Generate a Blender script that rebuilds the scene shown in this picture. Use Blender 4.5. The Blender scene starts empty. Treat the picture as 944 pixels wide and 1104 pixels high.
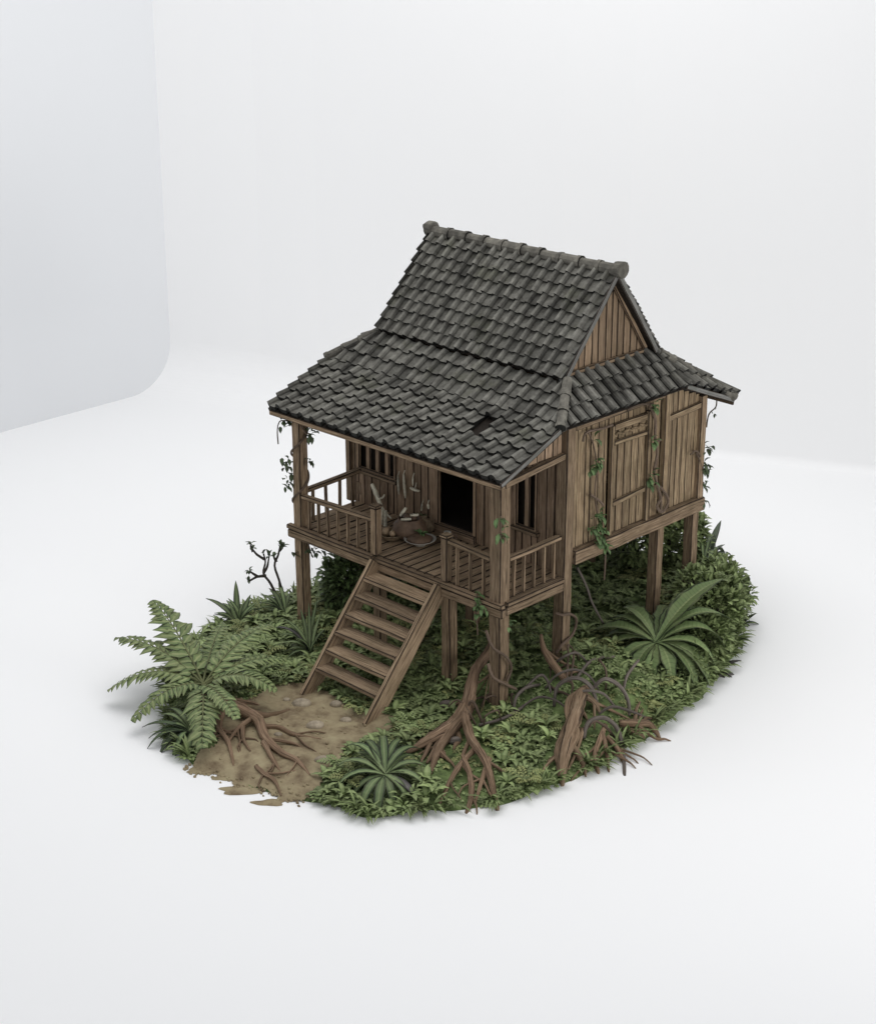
import bpy, math, random
from mathutils import Vector as V, Matrix
random.seed(11)
rnd = random.random
def ru(a, b): return a + (b - a) * rnd()
SC = bpy.context.scene
COL = SC.collection

# ------------------------------------------------------------------ terrain
FLOOR_Z = -0.45
ISLAND = [(0.75,-3.45),(1.35,-3.92),(2.25,-4.25),(2.95,-4.06),(3.6,-4.0),(4.1,-3.96),(4.6,-3.6),(5.3,-3.45),(5.85,-2.75),(6.4,-1.9),(6.65,-.93),(6.72,.1),(6.64,1.25),(6.42,2.8),(5.98,4.3),(5.5,5.3),(4.75,6.1),(3.6,6.5),(2.2,6.5),(.9,5.6),(.1,4.2),(-.6,2.6),(-1.1,1.1),(-1.3,-.1),(-1.05,-1.4),(-.3,-2.55)]
def sm(v, a, b):
    t = min(1.0, max(0.0, (v - a) / (b - a)))
    return t * t * (3 - 2 * t)
def inside(x, y):
    c = False; n = len(ISLAND)
    for i in range(n):
        x0, y0 = ISLAND[i]; x1, y1 = ISLAND[(i + 1) % n]
        if (y0 > y) != (y1 > y) and x < (x1 - x0) * (y - y0) / (y1 - y0) + x0:
            c = not c
    return c
def edge_dist(x, y):
    best = 1e9; n = len(ISLAND)
    for i in range(n):
        x0, y0 = ISLAND[i]; x1, y1 = ISLAND[(i + 1) % n]
        dx, dy = x1 - x0, y1 - y0
        t = min(1, max(0, ((x - x0) * dx + (y - y0) * dy) / (dx * dx + dy * dy)))
        best = min(best, math.hypot(x0 + dx * t - x, y0 + dy * t - y))
    return best if inside(x, y) else -best
def gz(x, y):
    d = edge_dist(x, y)
    zin = -.3 + .3 * sm(y, -1.2, 2.2) + .12 * sm(y, 2.5, 6)
    zin += .3 * math.exp(-((x - 5.0) ** 2 + (y - 5.0) ** 2) / 1.1) + .16 * math.exp(-((x - 5.0) ** 2 + (y - 1.6) ** 2) / 1.2)
    zin += .12 * math.exp(-((x - .3) ** 2 + (y + 2.4) ** 2) / 1.4)
    e = min(1, max(0, d / .75)) ** .6
    zin += .045 * math.sin(x * 4.3 + 2 * math.sin(y * 2.1)) * math.sin(y * 3.9 + 1.7 * math.sin(x * 1.9)) * sm(x + y, -1.5, 2.5)
    return FLOOR_Z + .003 + e * (zin - FLOOR_Z) + .018 * e * math.sin(x * 5.1 + 1.3 * math.sin(y * 3.7)) * math.sin(y * 4.3 + x)

# ------------------------------------------------------------------ mesh builder
class MB:
    def __init__(s):
        s.v = []; s.f = []; s.uv = []; s.mi = []; s.rn = []
    def quad(s, pts, uvs, mi=0, rn=0.5):
        i = len(s.v); s.v += [tuple(p) for p in pts]
        s.f.append(tuple(range(i, i + len(pts)))); s.uv.append(uvs); s.mi.append(mi); s.rn.append(rn)
    def face(s, idx, uvs, mi, rn):
        s.f.append(tuple(idx)); s.uv.append(uvs); s.mi.append(mi); s.rn.append(rn)
    def beam(s, p0, p1, w, h, side=None, c=.014, jit=.003, edge=1, rn=None, taper=1.0):
        """hewn timber from p0 to p1; w along `side`, h across; chamfers take material `edge`"""
        p0 = V(p0); p1 = V(p1); l = p1 - p0; L = l.length; l.normalize()
        if side is None:
            side = l.cross(V((0, 0, 1))) if abs(l.z) < .9 else V((1, 0, 0))
        a = V(side); a = (a - l * a.dot(l)).normalized(); b = l.cross(a)
        rn = rnd() if rn is None else rn; uo, vo = ru(0, 50), ru(0, 50)
        c = min(c, w * .3, h * .3, L * .3)
        n = max(1, int(L / .35))
        st = [(0, c), (c, 0)] + [(L * k / n, 0) for k in range(1, n)] + [(L - c, 0), (L, c)]
        base = len(s.v)
        per = [0]; 
        for d, ins in st:
            t = 1 + (taper - 1) * d / L
            W, H = w / 2 * t - ins, h / 2 * t - ins
            ox, oy = ru(-jit, jit), ru(-jit, jit)
            for (x, y) in ((-W + c, -H), (W - c, -H), (W, -H + c), (W, H - c), (W - c, H), (-W + c, H), (-W, H - c), (-W, -H + c)):
                s.v.append(tuple(p0 + l * d + a * (x + ox + ru(-jit, jit) * .5) + b * (y + oy + ru(-jit, jit) * .5)))
        vv = [0, w, w, w + h, w + h, 2 * w + h, 2 * w + h, 2 * w + 2 * h, 2 * w + 2 * h]
        for k in range(len(st) - 1):
            for j in range(8):
                q = [base + k * 8 + j, base + k * 8 + (j + 1) % 8, base + (k + 1) * 8 + (j + 1) % 8, base + (k + 1) * 8 + j]
                m = edge if (j % 2 == 1 or k == 0 or k == len(st) - 2) else 0
                u0, u1 = uo + st[k][0], uo + st[k + 1][0]
                s.face(q, [(u0, vo + vv[j]), (u0, vo + vv[j + 1]), (u1, vo + vv[j + 1]), (u1, vo + vv[j])], m, rn)
        for k, rev in ((0, True), (len(st) - 1, False)):
            idx = [base + k * 8 + j for j in range(8)]
            if rev: idx.reverse()
            s.face(idx, [(uo, vo + .02 * j) for j in range(8)], 0, rn * .5)
    def tube(s, pts, rad, n=7, rn=None, wob=.12, sub=4, mi=0, flat=1.0):
        pts = [V(p) for p in pts]
        if not isinstance(rad, (list, tuple)): rad = [rad] * len(pts)
        P, R = [], []
        m = len(pts)
        for i in range(m - 1):
            p0, p1, p2, p3 = pts[max(0, i - 1)], pts[i], pts[i + 1], pts[min(m - 1, i + 2)]
            for k in range(sub):
                t = k / sub
                P.append(.5 * ((2 * p1) + (p2 - p0) * t + (2 * p0 - 5 * p1 + 4 * p2 - p3) * t * t + (3 * p1 - p0 - 3 * p2 + p3) * t ** 3))
                R.append(rad[i] + (rad[i + 1] - rad[i]) * t)
        P.append(pts[-1]); R.append(rad[-1])
        rn = rnd() if rn is None else rn; uo = ru(0, 40); d = 0
        base = len(s.v); ds = []
        ph = [ru(-wob, wob) for _ in range(n)]
        ref = V((.31, .22, .92))
        for i, p in enumerate(P):
            t = (P[min(i + 1, len(P) - 1)] - P[max(i - 1, 0)]).normalized()
            a = t.cross(ref)
            if a.length < .05: a = t.cross(V((1, 0, 0)))
            a.normalize(); b = t.cross(a)
            if i: d += (P[i] - P[i - 1]).length
            ds.append(d)
            for j in range(n):
                an = 2 * math.pi * j / n
                r = R[i] * (1 + ph[j] + ru(-wob, wob) * .6)
                s.v.append(tuple(p + (a * math.cos(an) + b * math.sin(an) * flat) * r))
        for i in range(len(P) - 1):
            for j in range(n):
                q = [base + i * n + j, base + i * n + (j + 1) % n, base + (i + 1) * n + (j + 1) % n, base + (i + 1) * n + j]
                w = .6
                s.face(q, [(uo + ds[i], w * j / n), (uo + ds[i], w * (j + 1) / n), (uo + ds[i + 1], w * (j + 1) / n), (uo + ds[i + 1], w * j / n)], mi, rn)
        s.face([base + j for j in reversed(range(n))], [(uo, .1)] * n, mi, rn)
        s.face([base + (len(P) - 1) * n + j for j in range(n)], [(uo, .1)] * n, mi, rn)
    def lathe(s, o, prof, n=14, rn=None, mi=0, sq=1.0, wob=0.0):
        o = V(o); rn = rnd() if rn is None else rn; base = len(s.v)
        ph = [1 + ru(-wob, wob) for _ in range(n)]
        for r, z in prof:
            for j in range(n):
                an = 2 * math.pi * j / n
                s.v.append((o.x + r * ph[j] * math.cos(an), o.y + r * ph[j] * math.sin(an) * sq, o.z + z))
        for i in range(len(prof) - 1):
            for j in range(n):
                s.face([base + i * n + j, base + i * n + (j + 1) % n, base + (i + 1) * n + (j + 1) % n, base + (i + 1) * n + j],
                       [(j / n, prof[i][1]), ((j + 1) / n, prof[i][1]), ((j + 1) / n, prof[i + 1][1]), (j / n, prof[i + 1][1])], mi, rn)
        s.face([base + j for j in reversed(range(n))], [(0, 0)] * n, mi, rn)
        s.face([base + (len(prof) - 1) * n + j for j in range(n)], [(0, 0)] * n, mi, rn)
    def leaf(s, p, tip, w, arch=.2, fold=.25, seg=5, rn=None, mi=0, up=None, pk=.45, rag=.0):
        """arched, folded leaf blade with real (two-layer) thickness for broad ones; UV v runs -1..1 across"""
        p = V(p); tip = V(tip); d = tip - p; L = d.length
        rn = rnd() if rn is None else rn
        upv = V(up) if up is not None else V((0, 0, 1))
        side = d.cross(upv)
        if side.length < 1e-4: side = V((1, 0, 0))
        side.normalize(); nr = side.cross(d).normalized()
        uo = ru(0, 30)
        rows = []
        for k in range(seg + 1):
            t = k / seg
            c = p + d * t + nr * (arch * L * 4 * t * (1 - t))
            prof = math.sin(math.pi * min(1, max(0.0, (t ** (math.log(.5) / math.log(pk)))))) ** .75 if 0 < t < 1 else (.12 if t == 0 else 0.02)
            hw = w / 2 * max(prof, .03) * (1 + (ru(-rag, rag) if rag else 0))
            rows.append((c, hw, t))
        base = len(s.v)
        for c, hw, t in rows:
            for q in (-1, 0, 1):
                s.v.append(tuple(c + side * (hw * q) + nr * (fold * hw * abs(q))))
        for k in range(seg):
            u0, u1 = uo + rows[k][2] * L, uo + rows[k + 1][2] * L
            for j in range(2):
                a = base + k * 3 + j
                v0, v1 = j - 1, j
                s.face([a, a + 1, a + 4, a + 3], [(u0, v0), (u0, v1), (u1, v1), (u1, v0)], mi, rn)
    def build(s, name, mats, parent=None, smooth=False):
        me = bpy.data.meshes.new(name)
        me.from_pydata(s.v, [], s.f)
        uvl = me.uv_layers.new(name='UVMap')
        flat = [c for u in s.uv for p in u for c in p]
        uvl.data.foreach_set('uv', flat)
        me.polygons.foreach_set('material_index', s.mi)
        at = me.attributes.new('rnd', 'FLOAT', 'FACE'); at.data.foreach_set('value', s.rn)
        if smooth: me.polygons.foreach_set('use_smooth', [True] * len(s.f))
        if not isinstance(mats, (list, tuple)): mats = [mats]
        for m in mats: me.materials.append(m)
        me.update()
        o = bpy.data.objects.new(name, me); COL.objects.link(o)
        if parent is not None: o.parent = parent; o.matrix_parent_inverse = inv(parent)
        return o
def world_of(o):
    m = Matrix.Translation(o.location)
    return m if o.parent is None else world_of(o.parent) @ o.matrix_parent_inverse @ m
def inv(o):
    return world_of(o).inverted()
def tag(o, label, cat, group=None):
    o['label'] = label; o['category'] = cat
    if group: o['group'] = group
    return o
def thing(name, loc, label, cat, group=None):
    o = bpy.data.objects.new(name, None); COL.objects.link(o); o.location = loc; o.empty_display_size = .1
    return tag(o, label, cat, group)
def struct(o, kind='structure'):
    o['kind'] = kind; return o

# ------------------------------------------------------------------ materials
def newmat(name):
    m = bpy.data.materials.new(name); m.use_nodes = True
    nt = m.node_tree; b = nt.nodes['Principled BSDF']; b.inputs['Roughness'].default_value = .85
    b.inputs['Specular IOR Level'].default_value = .25
    return m, nt, b
def N(nt, t, **kw):
    n = nt.nodes.new(t)
    for k, v in kw.items():
        if k in n.inputs: n.inputs[k].default_value = v
        else: setattr(n, k, v)
    return n
def ramp(nt, stops):
    r = nt.nodes.new('ShaderNodeValToRGB'); e = r.color_ramp.elements
    while len(e) < len(stops): e.new(.5)
    for i, (p, c) in enumerate(stops):
        e[i].position = p; e[i].color = (c[0], c[1], c[2], 1)
    return r
def mix(nt, fac, a, b, mode='MIX'):
    m = nt.nodes.new('ShaderNodeMix'); m.data_type = 'RGBA'; m.blend_type = mode
    for key, val in ((0, fac), (6, a), (7, b)):
        if hasattr(val, 'links'): nt.links.new(val, m.inputs[key])
        elif isinstance(val, (tuple, list)): m.inputs[key].default_value = (*val[:3], 1)
        else: m.inputs[key].default_value = val
    return m.outputs[2]
def value_shift(nt, col, lo, hi):
    at = N(nt, 'ShaderNodeAttribute', attribute_name='rnd')
    mr = N(nt, 'ShaderNodeMapRange'); mr.inputs[3].default_value = lo; mr.inputs[4].default_value = hi
    nt.links.new(at.outputs['Fac'], mr.inputs[0])
    h = N(nt, 'ShaderNodeHueSaturation'); nt.links.new(mr.outputs[0], h.inputs['Value']); nt.links.new(col, h.inputs['Color'])
    return h.outputs[0]
def bump(nt, b, src, st=.4, d=.02):
    bp = N(nt, 'ShaderNodeBump'); bp.inputs['Strength'].default_value = st; bp.inputs['Distance'].default_value = d
    nt.links.new(src, bp.inputs['Height']); nt.links.new(bp.outputs[0], b.inputs['Normal'])
def wood(name, dark, midc, light, crack=.55, lo=.75, hi=1.2):
    m, nt, b = newmat(name)
    uv = N(nt, 'ShaderNodeUVMap', uv_map='UVMap')
    mp = N(nt, 'ShaderNodeMapping'); mp.inputs['Scale'].default_value = (1.6, 20, 1); nt.links.new(uv.outputs[0], mp.inputs[0])
    n1 = N(nt, 'ShaderNodeTexNoise', Scale=1.6, Detail=6.0, Roughness=.65, Distortion=.6); nt.links.new(mp.outputs[0], n1.inputs['Vector'])
    r = ramp(nt, [(.28, dark), (.5, midc), (.72, light)]); nt.links.new(n1.outputs[0], r.inputs[0])
    mp2 = N(nt, 'ShaderNodeMapping'); mp2.inputs['Scale'].default_value = (1.1, 34, 1); nt.links.new(uv.outputs[0], mp2.inputs[0])
    n2 = N(nt, 'ShaderNodeTexNoise', Scale=1.0, Detail=3.0, Roughness=.5, Distortion=.9); nt.links.new(mp2.outputs[0], n2.inputs['Vector'])
    r2 = ramp(nt, [(.575, (0, 0, 0)), (.65, (1, 1, 1))]); nt.links.new(n2.outputs[0], r2.inputs[0])
    mu = N(nt, 'ShaderNodeMath', operation='MULTIPLY'); mu.inputs[1].default_value = crack; nt.links.new(r2.outputs[0], mu.inputs[0])
    c = mix(nt, mu.outputs[0], r.outputs[0], (.022, .014, .009))
    tc = N(nt, 'ShaderNodeTexCoord')
    n3 = N(nt, 'ShaderNodeTexNoise', Scale=2.3, Detail=4.0, Roughness=.6); nt.links.new(tc.outputs['Object'], n3.inputs['Vector'])
    r3 = ramp(nt, [(.45, (0, 0, 0)), (.75, (.45, .45, .45))]); nt.links.new(n3.outputs[0], r3.inputs[0])
    c = mix(nt, r3.outputs[0], c, (dark[0] * .9, dark[1] * 1.05, dark[2] * .85))
    c = value_shift(nt, c, lo, hi)
    nt.links.new(c, b.inputs['Base Color']); bump(nt, b, n1.outputs[0], .5, .012)
    return m
def plain(name, c1, c2, scale=6., rough=.85, lo=.8, hi=1.2, bst=.3, coord='Object', c3=None, spec=.25):
    m, nt, b = newmat(name); b.inputs['Roughness'].default_value = rough; b.inputs['Specular IOR Level'].default_value = spec
    tc = N(nt, 'ShaderNodeTexCoord')
    n = N(nt, 'ShaderNodeTexNoise', Scale=scale, Detail=6.0, Roughness=.65); nt.links.new(tc.outputs[coord], n.inputs['Vector'])
    st = [(.35, c1), (.68, c2)] if c3 is None else [(.32, c1), (.52, c2), (.72, c3)]
    r = ramp(nt, st); nt.links.new(n.outputs[0], r.inputs[0])
    nt.links.new(value_shift(nt, r.outputs[0], lo, hi), b.inputs['Base Color'])
    if bst: bump(nt, b, n.outputs[0], bst, .02)
    return m
def leafmat(name, body, pale, margin, vein=10., lo=.7, hi=1.3, mw=.78, rib=.16, sss=True):
    """leaf blade with a pale midrib, faint side veins and a darker margin (its own pattern)"""
    m, nt, b = newmat(name); b.inputs['Roughness'].default_value = .6
    uv = N(nt, 'ShaderNodeUVMap', uv_map='UVMap')
    sx = N(nt, 'ShaderNodeSeparateXYZ'); nt.links.new(uv.outputs[0], sx.inputs[0])
    ab = N(nt, 'ShaderNodeMath', operation='ABSOLUTE'); nt.links.new(sx.outputs[1], ab.inputs[0])
    ns = N(nt, 'ShaderNodeTexNoise', Scale=9.0, Detail=3.0); nt.links.new(uv.outputs[0], ns.inputs['Vector'])
    ad = N(nt, 'ShaderNodeMath', operation='MULTIPLY_ADD'); ad.inputs[1].default_value = .25; nt.links.new(ns.outputs[0], ad.inputs[0]); nt.links.new(ab.outputs[0], ad.inputs[2])
    sb = N(nt, 'ShaderNodeMath', operation='SUBTRACT'); sb.inputs[1].default_value = .125; nt.links.new(ad.outputs[0], sb.inputs[0])
    r = ramp(nt, [(0, pale), (rib, body), (mw, body), (min(1, mw + .12), margin)]); nt.links.new(sb.outputs[0], r.inputs[0])
    # side veins
    vm = N(nt, 'ShaderNodeMath', operation='MULTIPLY_ADD'); vm.inputs[1].default_value = -.06
    nt.links.new(ab.outputs[0], vm.inputs[0]); nt.links.new(sx.outputs[0], vm.inputs[2])
    sc = N(nt, 'ShaderNodeMath', operation='MULTIPLY'); sc.inputs[1].default_value = vein * 6.28; nt.links.new(vm.outputs[0], sc.inputs[0])
    si = N(nt, 'ShaderNodeMath', operation='SINE'); nt.links.new(sc.outputs[0], si.inputs[0])
    r2 = ramp(nt, [(.6, (0, 0, 0)), (1., (.3, .3, .3))]); nt.links.new(si.outputs[0], r2.inputs[0])
    c = mix(nt, r2.outputs[0], r.outputs[0], margin)
    tc = N(nt, 'ShaderNodeTexCoord')
    n3 = N(nt, 'ShaderNodeTexNoise', Scale=3.0, Detail=3.0); nt.links.new(tc.outputs['Object'], n3.inputs['Vector'])
    r3 = ramp(nt, [(.42, (0, 0, 0)), (.75, (.5, .5, .5))]); nt.links.new(n3.outputs[0], r3.inputs[0])
    c = mix(nt, r3.outputs[0], c, (pale[0] * .9, pale[1] * .85, pale[2] * .9))
    c = value_shift(nt, c, lo, hi)
    nt.links.new(c, b.inputs['Base Color'])
    return m
M_EDGE = plain('dark stained edge', (.018, .012, .008), (.045, .030, .019), 9, lo=.8, hi=1.2)
M_POST = wood('weathered post timber', (.085, .056, .034), (.21, .147, .093), (.37, .278, .18), crack=.75)
M_WALL = wood('weathered wall boards', (.085, .057, .034), (.215, .153, .092), (.36, .285, .175), crack=.8)
M_PORCH = wood('brown porch boards', (.115, .075, .047), (.25, .172, .112), (.36, .262, .18))
M_DECK = wood('worn deck timber', (.12, .08, .05), (.275, .195, .125), (.43, .33, .215), crack=.75)
M_GABLE = wood('gable boards', (.12, .078, .048), (.235, .165, .105), (.33, .24, .16))
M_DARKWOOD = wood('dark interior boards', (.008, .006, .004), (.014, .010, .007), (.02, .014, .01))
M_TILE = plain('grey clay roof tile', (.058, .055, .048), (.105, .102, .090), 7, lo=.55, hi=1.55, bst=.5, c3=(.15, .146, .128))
nt_ = M_TILE.node_tree; b_ = nt_.nodes['Principled BSDF']; src_ = b_.inputs['Base Color'].links[0].from_socket
tc_ = N(nt_, 'ShaderNodeTexCoord'); nz_ = N(nt_, 'ShaderNodeTexNoise', Scale=1.7, Detail=8.0, Roughness=.72); nt_.links.new(tc_.outputs['Object'], nz_.inputs['Vector'])
rp_ = ramp(nt_, [(.54, (0, 0, 0)), (.70, (.55, .55, .55))]); nt_.links.new(nz_.outputs[0], rp_.inputs[0])
c_ = mix(nt_, rp_.outputs[0], src_, (.085, .088, .055))
nl_ = N(nt_, 'ShaderNodeTexNoise', Scale=9.0, Detail=5.0, Roughness=.7); nt_.links.new(tc_.outputs['Object'], nl_.inputs['Vector'])
rl_ = ramp(nt_, [(.62, (0, 0, 0)), (.72, (.6, .6, .6))]); nt_.links.new(nl_.outputs[0], rl_.inputs[0])
nt_.links.new(mix(nt_, rl_.outputs[0], c_, (.20, .195, .17)), b_.inputs['Base Color'])
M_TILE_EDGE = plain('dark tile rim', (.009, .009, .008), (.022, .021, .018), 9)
M_CAP = plain('ridge cap clay', (.055, .052, .044), (.115, .108, .092), 6, lo=.75, hi=1.25, bst=.6, c3=(.19, .18, .15))
M_ROOT = wood('brown root bark', (.08, .048, .029), (.20, .132, .085), (.35, .25, .165), crack=.9)
M_ROOTL = wood('pale brown root bark', (.08, .05, .03), (.22, .15, .095), (.36, .27, .18), crack=.9)
M_ROOT2 = wood('grey brown vine bark', (.05, .04, .034), (.13, .108, .092), (.25, .22, .20), crack=.5)
M_SOIL = plain('mossy soil', (.035, .045, .018), (.11, .155, .054), 7, bst=.8, c3=(.18, .24, .09))
M_DIRT = plain('brown dirt', (.14, .10, .06), (.275, .222, .135), 3.2, bst=.7, c3=(.36, .31, .19), lo=1, hi=1)
M_STONE = plain('path stone', (.20, .165, .12), (.42, .36, .27), 8, bst=.5)
M_COVER = leafmat('ground cover leaf', (.205, .272, .105), (.285, .34, .155), (.06, .085, .03), vein=0, lo=.55, hi=1.3, rib=.5, mw=.74)
M_COVER2 = leafmat('olive ground leaf', (.22, .25, .088), (.30, .32, .14), (.05, .055, .022), vein=0, lo=.6, hi=1.2, rib=.5, mw=.74)
M_FERN = leafmat('fern leaf', (.125, .172, .066), (.27, .305, .14), (.018, .026, .011), vein=0, lo=.75, hi=1.2, rib=.4)
M_BROAD = leafmat('broad leaf', (.135, .19, .075), (.26, .31, .14), (.014, .022, .009), vein=13, lo=.8, hi=1.2)
M_BLADE = leafmat('blade leaf', (.105, .155, .065), (.22, .27, .13), (.016, .024, .012), vein=0, lo=.7, hi=1.3, rib=.35, mw=.62)
M_BUSH = leafmat('bush leaf', (.10, .155, .055), (.16, .21, .085), (.012, .02, .008), vein=0, lo=.5, hi=1.4, mw=.7)
M_GREYLEAF = leafmat('grey withered leaf', (.085, .080, .072), (.16, .155, .145), (.018, .018, .016), vein=0, lo=.7, hi=1.2, mw=.6)
M_VINELEAF = leafmat('vine leaf', (.095, .16, .06), (.16, .23, .10), (.03, .05, .02), vein=0, lo=.6, hi=1.3)
M_DARKLEAF = leafmat('dark vine leaf', (.05, .075, .034), (.09, .115, .06), (.012, .014, .01), vein=0, lo=.6, hi=1.4)
M_VBARK = wood('brown vine bark', (.05, .035, .025), (.12, .085, .062), (.2, .15, .115), crack=.8)
M_TWIG = wood('dark twig bark', (.018, .015, .012), (.038, .032, .026), (.06, .05, .042))
M_PALE = plain('pale dried husk', (.34, .32, .24), (.66, .62, .50), 14, bst=.2)
M_CLAY = plain('brown clay', (.07, .045, .03), (.14, .092, .06), 6, rough=.6)
M_BASKET = plain('woven straw', (.13, .095, .06), (.26, .20, .13), 22, bst=.8)
M_DISH = plain('pale glazed dish', (.36, .34, .30), (.56, .54, .48), 5, rough=.4, bst=0)
M_FRUIT = plain('tan fruit skin', (.22, .15, .09), (.38, .29, .19), 9, rough=.6)
M_GREENS = leafmat('fresh greens', (.09, .17, .06), (.17, .26, .11), (.04, .07, .025), vein=0)
WOODS = [M_POST, M_EDGE]

# ------------------------------------------------------------------ studio
B0 = V((-13.02, 6.23, FLOOR_Z)); Bd = V((2.81 - -13.02, 13.86 - 6.23, 0)).normalized(); Bn = V((-Bd.y, Bd.x, 0))
def studio_paint(name, v, t=.006):
    m, nt, b = newmat(name); b.inputs['Base Color'].default_value = (v, v * (1 + t * .4), v * (1 + t), 1); b.inputs['Roughness'].default_value = .9
    b.inputs['Specular IOR Level'].default_value = .1
    return m
mb = MB()
def coved(t):
    R0 = 1.15 - .95 * sm(t, 2, 13)     # the cove tightens towards the right
    return [(-70, 0), (-40, 0), (-12, 0), (-2, 0), (0, 0)] + [(R0 * math.sin(a), R0 * (1 - math.cos(a))) for a in [math.pi / 2 * k / 16 for k in range(1, 17)]] + [(R0, 8), (R0, 40)]
ts = [-40, -12] + [k * 1.5 for k in range(0, 13)] + [25, 45, 75]
for i in range(len(coved(0)) - 1):
    for j in range(len(ts) - 1):
        pts = []
        for t, k in ((ts[j], i), (ts[j + 1], i), (ts[j + 1], i + 1), (ts[j], i + 1)):
            q, z = coved(t)[k]; pts.append(B0 + Bd * t + Bn * q + V((0, 0, z)))
        mb.quad(pts, [(0, 0)] * 4)
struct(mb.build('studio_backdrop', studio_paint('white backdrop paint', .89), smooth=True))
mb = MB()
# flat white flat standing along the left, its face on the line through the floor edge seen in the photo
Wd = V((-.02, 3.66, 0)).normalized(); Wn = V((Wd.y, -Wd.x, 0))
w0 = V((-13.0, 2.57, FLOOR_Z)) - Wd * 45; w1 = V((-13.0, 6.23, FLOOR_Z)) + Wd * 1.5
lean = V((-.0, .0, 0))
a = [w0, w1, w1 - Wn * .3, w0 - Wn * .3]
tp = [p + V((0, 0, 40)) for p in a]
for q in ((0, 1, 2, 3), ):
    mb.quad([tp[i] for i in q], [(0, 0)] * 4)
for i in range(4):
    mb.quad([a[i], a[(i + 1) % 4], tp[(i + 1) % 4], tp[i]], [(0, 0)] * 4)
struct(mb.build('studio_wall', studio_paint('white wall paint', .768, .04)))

# ------------------------------------------------------------------ ground and dirt
PATH = [(1.267, -2.687, -0.232), (1.559, -2.572, -0.269), (1.448, -1.935, -0.274), (1.700, -1.362, -0.291), (2.216, -1.389, -0.301), (3.017, -1.476, -0.313), (3.458, -1.357, -0.264), (3.734, -1.225, -0.310), (3.869, -1.599, -0.345), (3.807, -2.089, -0.308), (3.876, -2.539, -0.298), (4.130, -2.853, -0.297), (4.146, -3.167, -0.352), (4.376, -3.489, -0.394), (4.270, -3.755, -0.419), (4.195, -3.923, -0.456), (3.956, -3.962, -0.444), (3.626, -3.977, -0.431), (3.256, -4.125, -0.454), (2.872, -4.123, -0.450), (2.672, -4.242, -0.449), (2.392, -4.402, -0.447), (2.251, -4.019, -0.385), (2.301, -3.752, -0.328), (1.791, -3.256, -0.290)]
PATH = [(p[0], p[1]) for p in PATH]
def inpoly(x, y, P):
    c = False; n = len(P)
    for i in range(n):
        x0, y0 = P[i]; x1, y1 = P[(i + 1) % n]
        if (y0 > y) != (y1 > y) and x < (x1 - x0) * (y - y0) / (y1 - y0) + x0: c = not c
    return c
cx0, cy0 = 2.4, 1.0
def rim(an):
    lo, hi = 0, 9
    for _ in range(30):
        m = (lo + hi) / 2
        if inside(cx0 + math.cos(an) * m, cy0 + math.sin(an) * m): lo = m
        else: hi = m
    return lo
mb = MB(); NA, NR = 150, 44
grid = []
for i in range(NA):
    an = 2 * math.pi * i / NA; r = rim(an) * (1 + .012 * math.sin(an * 17) + .01 * math.sin(an * 31))
    row = []
    for k in range(NR + 1):
        t = (k / NR) ** .7 * r
        x, y = cx0 + math.cos(an) * t, cy0 + math.sin(an) * t
        row.append((x, y, FLOOR_Z - .02 if k == NR else gz(x, y)))
    grid.append(row)
for i in range(NA):
    for k in range(NR):
        a, b_ = grid[i], grid[(i + 1) % NA]
        mb.quad([a[k], a[k + 1], b_[k + 1], b_[k]] if k else [a[0], a[1], b_[1]], [(0, 0)] * (4 if k else 3))
struct(mb.build('ground', M_SOIL))
# dirt sheet: a fine grid clipped to the path outline, its rim wavering
mb = MB(); g = .03
xs = [p[0] for p in PATH]; ys = [p[1] for p in PATH]
def dz(x, y):
    n = .012 * math.sin(7 * x + 2 * math.sin(5 * y)) * math.sin(8 * y + x) + .006 * math.sin(23 * x + 3 * math.sin(11 * y)) * math.sin(19 * y)
    e = sm(edge_dist(x, y), -.02, .25)
    return max(gz(x, y), FLOOR_Z) + .006 + e * (.018 + n)
nx, ny = int((max(xs) - min(xs)) / g) + 2, int((max(ys) - min(ys)) / g) + 2
vid = {}
def dv(i, j):
    if (i, j) not in vid:
        x, y = min(xs) + i * g, min(ys) + j * g
        x += .008 * math.sin(i * 1.7 + j * .9); y += .008 * math.sin(j * 1.9 + i * .6)
        vid[(i, j)] = len(mb.v); mb.v.append((x, y, dz(x, y)))
    return vid[(i, j)]
for i in range(nx):
    for j in range(ny):
        x, y = min(xs) + (i + .5) * g, min(ys) + (j + .5) * g
        if inpoly(x + .035 * math.sin(9 * y) + .02 * math.sin(21 * (x + y)), y + .035 * math.sin(8 * x) + .02 * math.sin(19 * (x - y)), PATH):
            mb.face([dv(i, j), dv(i + 1, j), dv(i + 1, j + 1), dv(i, j + 1)], [(0, 0)] * 4, 0, .5)
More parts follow.
